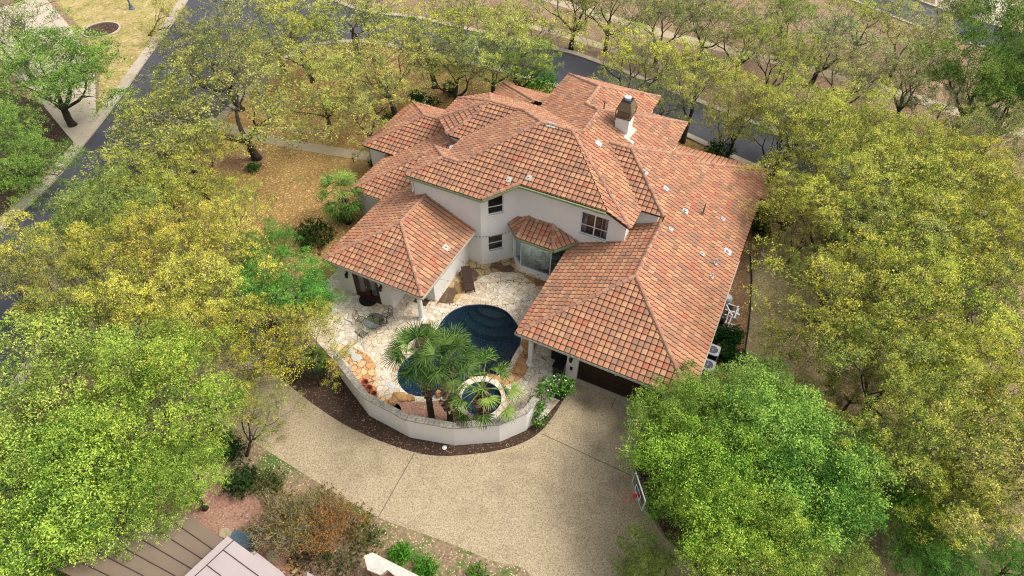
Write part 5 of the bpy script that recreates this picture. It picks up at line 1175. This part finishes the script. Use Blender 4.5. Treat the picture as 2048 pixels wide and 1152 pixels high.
woak((14.53, 25.48), 3.6, 'yellow oak at the right edge, lower half', YG, 1.27, idx=2)
woak((8.93, 24.82), 2.0, 'thin brownish oak behind the big round green tree', OL, 1.24, idx=0)
woak((10.10, 20.88), 3.6, 'pale yellow oak right of the big round green tree', YG, 1.26, idx=1)
woak((12.74, 21.08), 3.9, 'yellow oak with white twigs in the lower right', YG, 1.17, idx=2)
woak((15.05, 21.46), 3.2, 'olive oak in the lower right corner', OL, 1.22, idx=0)
woak((12.27, 19.81), 3.0, 'thin yellow-green oak over brown ground in the lower right', YG, 1.1, idx=1)
elm((11.69, 20.06), 2.6, 'bright green young tree in the gap between oaks, lower right', BR, 0.92, idx=2)
elm((12.84, 23.24), 1.9, 'dark green understorey tree between two yellow oaks', DG, 0.97, idx=0)
elm((12.19, 17.92), 2.6, 'dark green rounded tree near the bottom right', DG, 0.85, idx=1)
elm((16.42, 18.70), 1.5, 'dark bush-like tree in the bottom right corner', DG, 0.8, idx=2)
elm((7.29, 37.38), 1.8, 'dark green undergrowth tree in the right-hand wood', DG, 0.82, idx=0)
elm((8.67, 33.95), 2.0, 'dark green understorey tree in the gap right of the east lawn', DG, 0.89, idx=1)
elm((-35.90, 16.45), 3.9, 'green tree hanging over the left street', GO, 0.78, idx=2, lean=(-0.08, -0.28))
oak((-37.18, 16.82), 2.6, 'green-yellow tree touching the left kerb', GO, 1.12, idx=2, lean=(-0.69, -0.47))
oak((-33.90, 18.20), 2.6, 'oak with spreading candelabra limbs in the orange leaf lawn', YG, 1.15, idx=4)
oak((-31.50, 20.89), 2.6, 'wispy yellow oak over the orange leaf lawn', YG, 1.0, idx=1)
woak((-36.59, 8.57), 3.8, 'orange-yellow oak at the left edge below the street', YE, 1.09, idx=2, lean=(0.13, 0.50))
woak((-30.59, 14.90), 3.8, 'golden oak in the left wood', YE, 1.14, idx=0, lean=(-0.17, -0.59))
woak((-29.44, 14.61), 3.8, 'golden-green oak in the left wood near the leaf lawn', YE, 1.03, idx=1)
woak((-26.33, 15.89), 3.3, 'yellow oak left of the dark green round tree', YE, 1.26, idx=2)
woak((-33.53, 7.91), 3.4, 'olive tree behind the large lime tree at the left edge', OL, 1.27, idx=0, lean=(-0.00, 0.25))
woak((-26.20, 8.02), 3.8, 'grey-twigged golden oak with a forked trunk', YE, 1.2, idx=1, lean=(-0.01, 0.42))
woak((-23.73, 13.86), 3.4, 'yellow oak in the left wood next to the round green tree', YE, 1.22, idx=2, lean=(-0.05, -0.23))
woak((-21.54, 8.10), 3.3, 'golden oak above the driveway bend', YE, 1.3, idx=0, lean=(-0.00, 0.29))
oak((-19.93, 12.97), 3.0, 'oak between the round green tree and the driveway', YE, 1.01, idx=3, lean=(-0.05, -0.20))
oak((-18.37, 13.20), 2.5, 'golden oak touching the left end of the garden wall', YE, 1.3, idx=0)
oak((-19.05, 7.94), 1.9, 'oak spray hanging over the driveway', OL, 1.3, idx=2, lean=(0.04, 0.58))
woak((-30.39, 7.96), 3.0, 'olive oak tucked above the large lime tree', OL, 1.24, idx=1, lean=(-0.00, 0.28))
elm((-22.58, 16.13), 3.2, 'dark bright-green round tree beside the garden room', GRD, 0.81, idx=0, lean=(0.12, 0.22))
elm((-26.59, 18.85), 1.9, 'green tree behind the dark round tree near the leaf lawn', GRD, 1.3, idx=1)
elm((-23.30, 17.98), 1.2, 'small green bushy tree against the garden room wall', GRD, 1.0, idx=2, lean=(1.30, 0.00))
elm((-26.26, 5.72), 4.6, 'large lime-green tree, upper part of the lower left group', LM, 0.96, idx=0)
elm((-20.60, 5.43), 4.2, 'large lime-green tree nearest the driveway in the lower left', LM, 1.26, idx=1)
elm((-18.87, 4.83), 2.4, 'lime-green tree at the right-hand end of the lower left group', LM, 1.3, idx=2)
elm((-22.36, 1.60), 4.2, 'lime-green tree at the left edge near the bottom', LM, 1.05, idx=0)
elm((-21.19, 3.14), 3.3, 'lime-green tree overhanging the brown metal roof', LM, 1.3, idx=1, lean=(0.14, -0.16))
elm((-23.44, 1.09), 2.8, 'lime-green tree in the bottom left corner', LM, 1.3, idx=2, lean=(0.41, -0.45))
tree('myrtle', 1.42, 17.13, 2.7, 'bright green tree in front of the garage corner', 'tree', GR, 'broadleaf_tree', 'bright green broadleaf trees', 1.01, idx=0)
tree('myrtle', 5.07, 17.63, 3.7, 'big dome-shaped bright green tree right of the driveway', 'tree', GR, 'broadleaf_tree', 'bright green broadleaf trees', 0.77, idx=1)
tree('myrtle', 3.95, 15.59, 3.4, 'bright green multi-stemmed tree behind the basketball hoop', 'tree', GR, 'broadleaf_tree', 'bright green broadleaf trees', 0.96, idx=2)
tree('myrtle', 6.58, 15.71, 2.6, 'green tree at the lower side of the dome-shaped tree', 'tree', GRD, 'broadleaf_tree', 'bright green broadleaf trees', 1.17, idx=0)
tree('myrtle', 3.20, 19.59, 2.5, 'green tree crown overlapping the garage roof edge', 'tree', GR, 'broadleaf_tree', 'bright green broadleaf trees', 0.92, idx=1)
tree('myrtle', 1.94, 15.21, 1.7, 'small bright green tree just behind the basketball hoop', 'tree', BR, 'broadleaf_tree', 'bright green broadleaf trees', 1.14, idx=2)
elm((4.07, 12.18), 2.8, 'lime-green tree at the bottom edge right of the driveway', LM, 1.3, idx=0)
elm((7.90, 14.08), 2.2, 'lime-green tree at the bottom edge, right of the other lime one', LM, 1.3, idx=1)
elm((2.56, 12.44), 1.6, 'green tree at the bottom edge overlapping the driveway', GO, 1.3, idx=2, lean=(-0.56, -0.70))
def bush(p, rad, h, label, col, n=2600, size=.055, seed=1, name='shrub', cat='shrub', group='shrubs', stems=True, lob=7):
    x, y = p; rg = np.random.default_rng(seed); r_ = random.Random(seed)
    t = thing(name, (x,y,0), label, cat, group)
    cs = [(0,0,h*.5,1.0)]+[(rad*.55*math.cos(k*6.28/lob+r_.uniform(-.3,.3)), rad*.55*math.sin(k*6.28/lob+r_.uniform(-.3,.3)), h*r_.uniform(.3,.68), r_.uniform(.5,.72)) for k in range(lob)]
    pts = []
    for cx, cy, cz, s in cs:
        m = int(n*s/len(cs)*1.3/8); d = rg.normal(size=(m,3)); d /= np.linalg.norm(d, axis=1)[:,None]; rr = (.75+.3*rg.random(m))[:,None]
        q = d*rr*np.array([rad*s*.75, rad*s*.75, h*s*.5])+np.array([cx,cy,cz]); pts.append(q[q[:,2] > .03])
    an = np.concatenate(pts); V, val = leaves(rg, an, 8, size*1.8, size, .2, 1, .5)
    c = bpy.data.objects.new('foliage', quads_mesh('foliage', V, val, M['leaf'])); C.objects.link(c); c.parent = t; c.color = (*col, 1)
    if stems:
        b = MB()
        for k in range(7):
            a_ = r_.uniform(0,6.28); q = r_.uniform(.3,.8)*rad; b.tube([(0,0,-.02),(q*.4*math.cos(a_),q*.4*math.sin(a_),h*.35),(q*math.cos(a_),q*math.sin(a_),h*.75)], [.03,.02,.008], 5)
        part('stems', b, M['bark'], t, local=True)
    return t
bush((-26.25, 22.66), 1.5, 1.5, 'rounded dark green shrub beside the garden room roof', (.035,.075,.018), 6000, 0.055, 5)
bush((2.05, 27.03), 0.75, 0.9, 'dark green rounded shrub next to the pool pipes', (.035,.10,.022), 3500, 0.055, 6)
bush((2.31, 25.52), 0.95, 1.0, 'larger dark green shrub beside the air conditioners', (.035,.10,.022), 4500, 0.055, 7)
bush((1.21, 26.78), 0.6, 0.7, 'dark green shrub tight under the garage eave', (.03,.085,.02), 2500, 0.055, 8)
bush((1.65, 39.70), 0.9, 1.6, 'dark evergreen shrub against the east wall of the garage', (.03,.075,.02), 3500, 0.055, 9)
bush((1.76, 37.66), 0.8, 1.5, 'dark evergreen shrub further down the east wall', (.03,.075,.02), 3000, 0.055, 10)
bush((-3.11, 46.04), 1.3, 1.2, 'dark green shrub on the verge behind the garage roof', (.04,.12,.025), 3500, 0.055, 11)
bush((-28.65, 41.48), 1.3, 0.9, 'low dark green shrub behind the left roof peak', (.04,.12,.025), 3000, 0.055, 12)
bush((-29.98, 42.33), 0.8, 0.8, 'small round dark shrub on the lawn behind the roof', (.045,.12,.025), 2000, 0.055, 13)
bush((-30.15, 37.92), 0.8, 0.6, 'low green plants around the twin oak trunks', (.06,.15,.03), 2000, 0.055, 14)
bush((-20.36, 47.60), 2.2, 3.2, 'bright green bamboo-like clump behind the upper roof', (.12,.36,.03), 9000, 0.06, 15, name='bamboo_clump', cat='bamboo')
bush((-19.57, 7.65), 0.7, 2.0, 'dark green clipped shrub beside the lime trees at the drive edge', (.02,.06,.015), 4000, 0.04, 16)
bush((-18.05, 6.69), 0.9, 0.9, 'dark green shrub at the top of the red gravel bed', (.05,.10,.03), 3000, 0.055, 17)
bush((-16.75, 7.21), 0.8, 0.8, 'green shrub with rusty tips near the drive verge', (.13,.14,.04), 2500, 0.04, 18)
bush((-15.53, 6.52), 0.9, 0.8, 'rusty orange and green shrub behind the bare shrub', (.26,.19,.06), 2500, 0.035, 19)
bush((-13.73, 7.36), 1.1, 1.0, 'olive and rust shrub mass right of the bare shrub', (.24,.20,.06), 3500, 0.035, 20)
bush((-11.91, 7.32), 1.1, 0.9, 'orange-tinged shrub above the brick wall', (.32,.19,.06), 3500, 0.035, 21)
bush((-10.74, 7.10), 0.9, 0.9, 'dark olive shrub just above the limestone cap', (.12,.15,.035), 3000, 0.035, 22)
bush((-12.61, 5.17), 1.1, 0.8, 'dark green shrub beneath the bare shrub at the bottom', (.06,.10,.03), 3000, 0.035, 23)
bush((-11.23, 5.60), 0.9, 0.8, 'green and brown shrub left of the brick wall', (.10,.13,.035), 3000, 0.035, 24)
bush((-8.95, 7.12), 0.6, 0.7, 'small vivid green shrub right of the limestone cap', (.12,.36,.03), 2500, 0.04, 25)
bush((-7.55, 7.06), 0.6, 0.7, 'vivid green shrub at the bottom edge right of the wall', (.12,.36,.03), 2500, 0.04, 26)
bush((-5.30, 7.96), 0.5, 0.5, 'small green shrub at the bottom edge by the drive', (.12,.30,.03), 1500, 0.04, 27)
bush((-15.79, 4.66), 0.7, 0.6, 'yellow-olive grassy shrub beside the dark air conditioner', (.28,.25,.06), 2000, 0.035, 28)
bush((-35.90, 27.21), 0.6, 0.5, 'low green plant at the foot of the big gnarled oak', (.07,.18,.03), 1500, 0.05, 29)
bush((-27.64, 32.15), 0.5, 0.5, 'low green plants at the house end of the garden path', (.07,.18,.03), 1500, 0.05, 30)
bush((-25.71, 25.61), 0.7, 1.0, 'dark green plant beside the lawn palm', (.04,.10,.02), 2000, 0.05, 31)
bush((13.38, 18.17), 1.3, 1.3, 'dark green shrub mass under the lower right trees', (.04,.11,.02), 4000, 0.055, 32)
bush((6.79, 30.87), 1.0, 0.8, 'green shrub at the edge of the east lawn', (.08,.17,.03), 2500, 0.055, 33)
bush((15.09, 85.17), 1.6, 1.4, 'dark green shrub beside the far pale drive', (.04,.12,.03), 2500, 0.07, 34)
bush((16.84, 86.88), 1.6, 1.6, 'second dark green shrub on the far lawn', (.035,.10,.03), 2500, 0.07, 35)
# bare twiggy shrub with pale branches
def bare(p, seed, label, scale=1.0, col=(.34,.24,.06), per=3):
    segs, an = skeleton(seed, trunk_h=.35, limbs=5, length=.85, levels=5, ratio=.76, spread=32, up=.18, r0=.045, wander=.26, trunks=4, first=42)
    t = thing('bare_shrub', (*p,0), label, 'shrub', 'bare twiggy shrubs'); t.scale = (scale,)*3
    w_ = bpy.data.objects.new('branches', wood('branches', segs, 5, 'twig', .009)); C.objects.link(w_); w_.parent = t
    rg = np.random.default_rng(seed); V, val = leaves(rg, an, per, .12, .035)
    c = bpy.data.objects.new('foliage', quads_mesh('foliage', V, val, M['leaf'])); C.objects.link(c); c.parent = t; c.color = (*col, 1)
bare((-13.636, 5.573), 71, 'pale leafless many-branched shrub between the metal roof and the drive', 1.0, (.36,.26,.06))
bare((-12.404, 6.579), 72, 'pale twiggy shrub with a few orange leaves right of the largest bare shrub', .8, (.45,.22,.06), 6)
# ------------------------------------------------------------------ palms
def fan(rg, hub, d, R_, nseg=24, droop=.5, arc=200, wd=.021):
    "one costapalmate leaf: radiating folded segments with drooping tips; returns quads"
    d = Vector(d).normalized(); side = d.cross(Vector((0,0,1)))
    side = side.normalized() if side.length > .05 else Vector((1,0,0)); nrm = side.cross(d).normalized()
    out = []
    for k in range(nseg):
        a = R(arc)*(k/(nseg-1)-.5)+rg.uniform(-.03,.03); L = R_*(1-.22*abs(a)/R(arc/2))*rg.uniform(.9,1.06)
        e = (d*math.cos(a)+side*math.sin(a)); t_ = e.cross(nrm).normalized()
        p = Vector(hub); cur = e.copy(); w0 = .010; n = 4
        for i in range(n):
            q = p+cur*(L/n); w1 = wd*(1, 1.05, .8, .16)[i]
            z_ = nrm*(.012 if k % 2 else -.012)
            out.append((p-t_*w0, p+t_*w0+z_*.5, q+t_*w1+z_, q-t_*w1)); p = q; w0 = w1
            cur = (cur+Vector((0,0,-1))*droop*(.10+.30*i)).normalized()
    return out
def palm(name, p, h, ztr, label, nleaf=26, R_=.85, pet=.95, seed=1, tr=.17, boots=(1.6,4.4), col=(.13,.25,.04), bootr=.34, dead=True, lean=(0,0), span=118):
    x, y = p; rg = random.Random(seed)
    t = thing(name, (x,y,0), label, 'palm tree', 'fan palms')
    ax = lambda z: Vector((lean[0]*z/h, lean[1]*z/h, z))
    b = MB(); b.tube([ax(0)-Vector((0,0,.05)), ax(.12), ax(boots[0]), ax(h*.97)], [tr*1.35, tr*1.1, tr, tr*.8], 14); part('trunk', b, M['barkdark'], t, local=True)
    b = MB(); z0, z1 = boots; n = int((z1-z0)*34)
    for k in range(n):
        z = z0+(z1-z0)*k/n; a = k*2.399+rg.uniform(-.2,.2); f = (z-z0)/(z1-z0); rr = bootr*(.72+.5*math.sin(math.pi*min(1, f*1.05)))
        e = Vector((math.cos(a), math.sin(a), 0)); s = Vector((-math.sin(a), math.cos(a), 0)); c0 = ax(z)+e*tr*.8; c1 = ax(z)+e*rr*rg.uniform(.85,1.1)+Vector((0,0,.12+.10*f+rg.uniform(-.05,.08)))
        w_ = .06; th = Vector((0,0,.035))
        b.add([c0-s*w_*1.4-th, c0+s*w_*1.4-th, c0+s*w_*1.4+th, c0-s*w_*1.4+th, c1-s*w_*.5-th*.4, c1+s*w_*.5-th*.4, c1+s*w_*.5+th*.5, c1-s*w_*.5+th*.5], [(0,1,5,4),(1,2,6,5),(2,3,7,6),(3,0,4,7),(4,5,6,7)], 0, rg.random())
    part('boots', b, M['boots'], t, 'lv', local=True)
    hub = ax(h); wi = 0
    for k in range(nleaf):
        a = k*2.399+rg.uniform(-.25,.25); el = R(80-span*(k/nleaf)**.85)
        d = Vector((math.cos(a)*math.cos(el), math.sin(a)*math.cos(el), math.sin(el))); L = pet*rg.uniform(.85,1.12)
        m1 = hub+d*L*.55; d2 = (d+Vector((0,0,-.25))).normalized(); end = m1+d2*L*.45
        d3 = (d2+Vector((0,0,-.18))).normalized()
        q = fan(rg, end, d3, R_*rg.uniform(.88,1.08), droop=.55 if el > 0 else .8)
        V = np.array([[tuple(v) for v in qq] for qq in q]); val = np.clip(np.array([rg.random()*.5]*len(q))+np.random.default_rng(k+seed*50).random(len(q))*.5, 0, 1)
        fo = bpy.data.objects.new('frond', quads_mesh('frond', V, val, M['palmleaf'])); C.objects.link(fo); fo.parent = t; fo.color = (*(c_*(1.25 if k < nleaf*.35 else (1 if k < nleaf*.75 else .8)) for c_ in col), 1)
        b = MB(); b.tube([hub, m1, end, end+d3*R_*.3], [.028,.02,.014,.006], 5); st_ = b.build('petiole', M['petiole']); st_.parent = fo
    if dead:
        V = []
        for k in range(9):
            a = rg.uniform(0,6.28); z = boots[1]+rg.uniform(-.35,.1); d = Vector((math.cos(a)*.8, math.sin(a)*.8, -.5)); V += fan(rg, ax(z)+Vector((math.cos(a),math.sin(a),0))*.25, d, .32, 9, 1.2, 90, .03)
        fo = bpy.data.objects.new('dead_fronds', quads_mesh('dead_fronds', np.array([[tuple(v) for v in qq] for qq in V]), np.random.default_rng(3).random(len(V)), M['palmleaf'])); C.objects.link(fo); fo.parent = t; fo.color = (.30,.20,.12,1)
    return t
tt = NT('palm_boot'); a_ = tt.n('Attribute', attribute_name='lv').outputs['Fac']; M['boots'] = tt.done(tt.ramp(a_, [(0,(.06,.04,.027)),(.35,(.17,.105,.07)),(.7,(.32,.20,.13)),(1,(.50,.36,.22))]), .95)
M['petiole'] = plain('palm_petiole', (.22,.30,.07), .6, .15)
PG = (.125,.20,.05)
palm('fan_palm', (-11.502, 14.156), 5.3, 0, 'tall fan palm with smooth lower trunk, leftmost behind the garden wall', 20, 1.0, 1.2, 1, .17, (1.8,4.5), PG, .32, True, (-.15,.25), 76)
palm('fan_palm', (-10.496, 14.446), 5.2, 0, 'tall fan palm with thick shaggy trunk in the middle of the pool garden', 20, 1.0, 1.15, 2, .16, (.9,4.6), PG, .44, True, (.0,.3), 76)
palm('fan_palm', (-8.943, 15.253), 3.1, 0, 'short stout fan palm with pineapple-like trunk in front of the hot tub', 18, .9, 1.5, 3, .2, (.1,2.9), (.20,.29,.06), .44, False, (.05,.1))
palm('fan_palm', (-25.303, 25.345), 2.6, 0, 'bushy fan palm standing in the lawn beside the left wing of the house', 24, 1.05, 1.2, 4, .16, (.3,2.4), (.23,.32,.07), .3, True)
palm('fan_palm', (-18.932, 13.880), 1.2, 0, 'small dark fan palm under the oak left of the garden wall', 14, .6, .5, 5, .12, (.1,1.0), (.09,.15,.03), .2, False)
palm('fan_palm', (-51.326, 17.076), .7, 0, 'small fan palm in the mulch bed at the left edge', 16, .6, .5, 6, .12, (.1,.5), (.12,.22,.04), .2, False)
palm('fan_palm', (-27.582, 44.064), .8, 0, 'low dark green palmetto on the lawn behind the roof', 14, .5, .45, 7, .1, (.1,.6), (.05,.13,.03), .2, False)
# climbing vine at the end of the garden wall
def vine():
    x, y = (-6.290, 17.373); t = thing('climbing_vine', (x,y,0), 'leafy climbing vine with small white flowers over the right end of the garden wall', 'vine')
    rg = np.random.default_rng(5); an = []
    for (cx, cy, cz, sx_, sy_, sz_, n) in ((.1,.2,1.9,.55,.5,.5,150), (.6,.8,1.7,.7,.6,.5,170), (-.15,-.6,1.2,.45,.35,.7,150), (.2,-.9,.5,.5,.4,.4,90), (.9,1.3,1.3,.5,.4,.5,90)):
        d = rg.normal(size=(n,3)); d /= np.linalg.norm(d,axis=1)[:,None]; an.append(d*np.array([sx_,sy_,sz_])*(.6+.5*rg.random(n))[:,None]+np.array([cx,cy,cz]))
    an = np.concatenate(an); an = an[an[:,2] > .05]; V, val = leaves(rg, an, 9, .09, .05, .2)
    c = bpy.data.objects.new('foliage', quads_mesh('foliage', V, val, M['leaf'])); C.objects.link(c); c.parent = t; c.color = (.14,.30,.035,1)
    fl = an[rg.random(len(an)) < .22]+rg.normal(size=(1,3))*.02; V, val = leaves(rg, fl+np.array([0,-.03,.08]), 2, .05, .035, .2, 1, .9)
    c = bpy.data.objects.new('flowers', quads_mesh('flowers', V, val, M['pvc'])); C.objects.link(c); c.parent = t
    b = MB(); r_ = random.Random(4)
    for k in range(40):
        p = Vector((r_.uniform(-.5,.1), r_.uniform(-.3,.5), r_.uniform(1.5,1.9))); pts = [p]; d = Vector((r_.uniform(-1,1),r_.uniform(-1,1),r_.uniform(-.3,.8)))
        for i in range(4): d = (d+Vector((r_.uniform(-1,1),r_.uniform(-1,1),r_.uniform(-1,.8)))).normalized(); p = p+d*.2; pts.append(p)
        b.tube(pts, .010, 4)
    for k in range(4): b.tube([(-.1+.1*k,-.9,0),(-.15+.1*k,-.7,.7),(0,-.1,1.6)], .03, 6)
    part('stems', b, M['twig'], t, local=True)
vine()
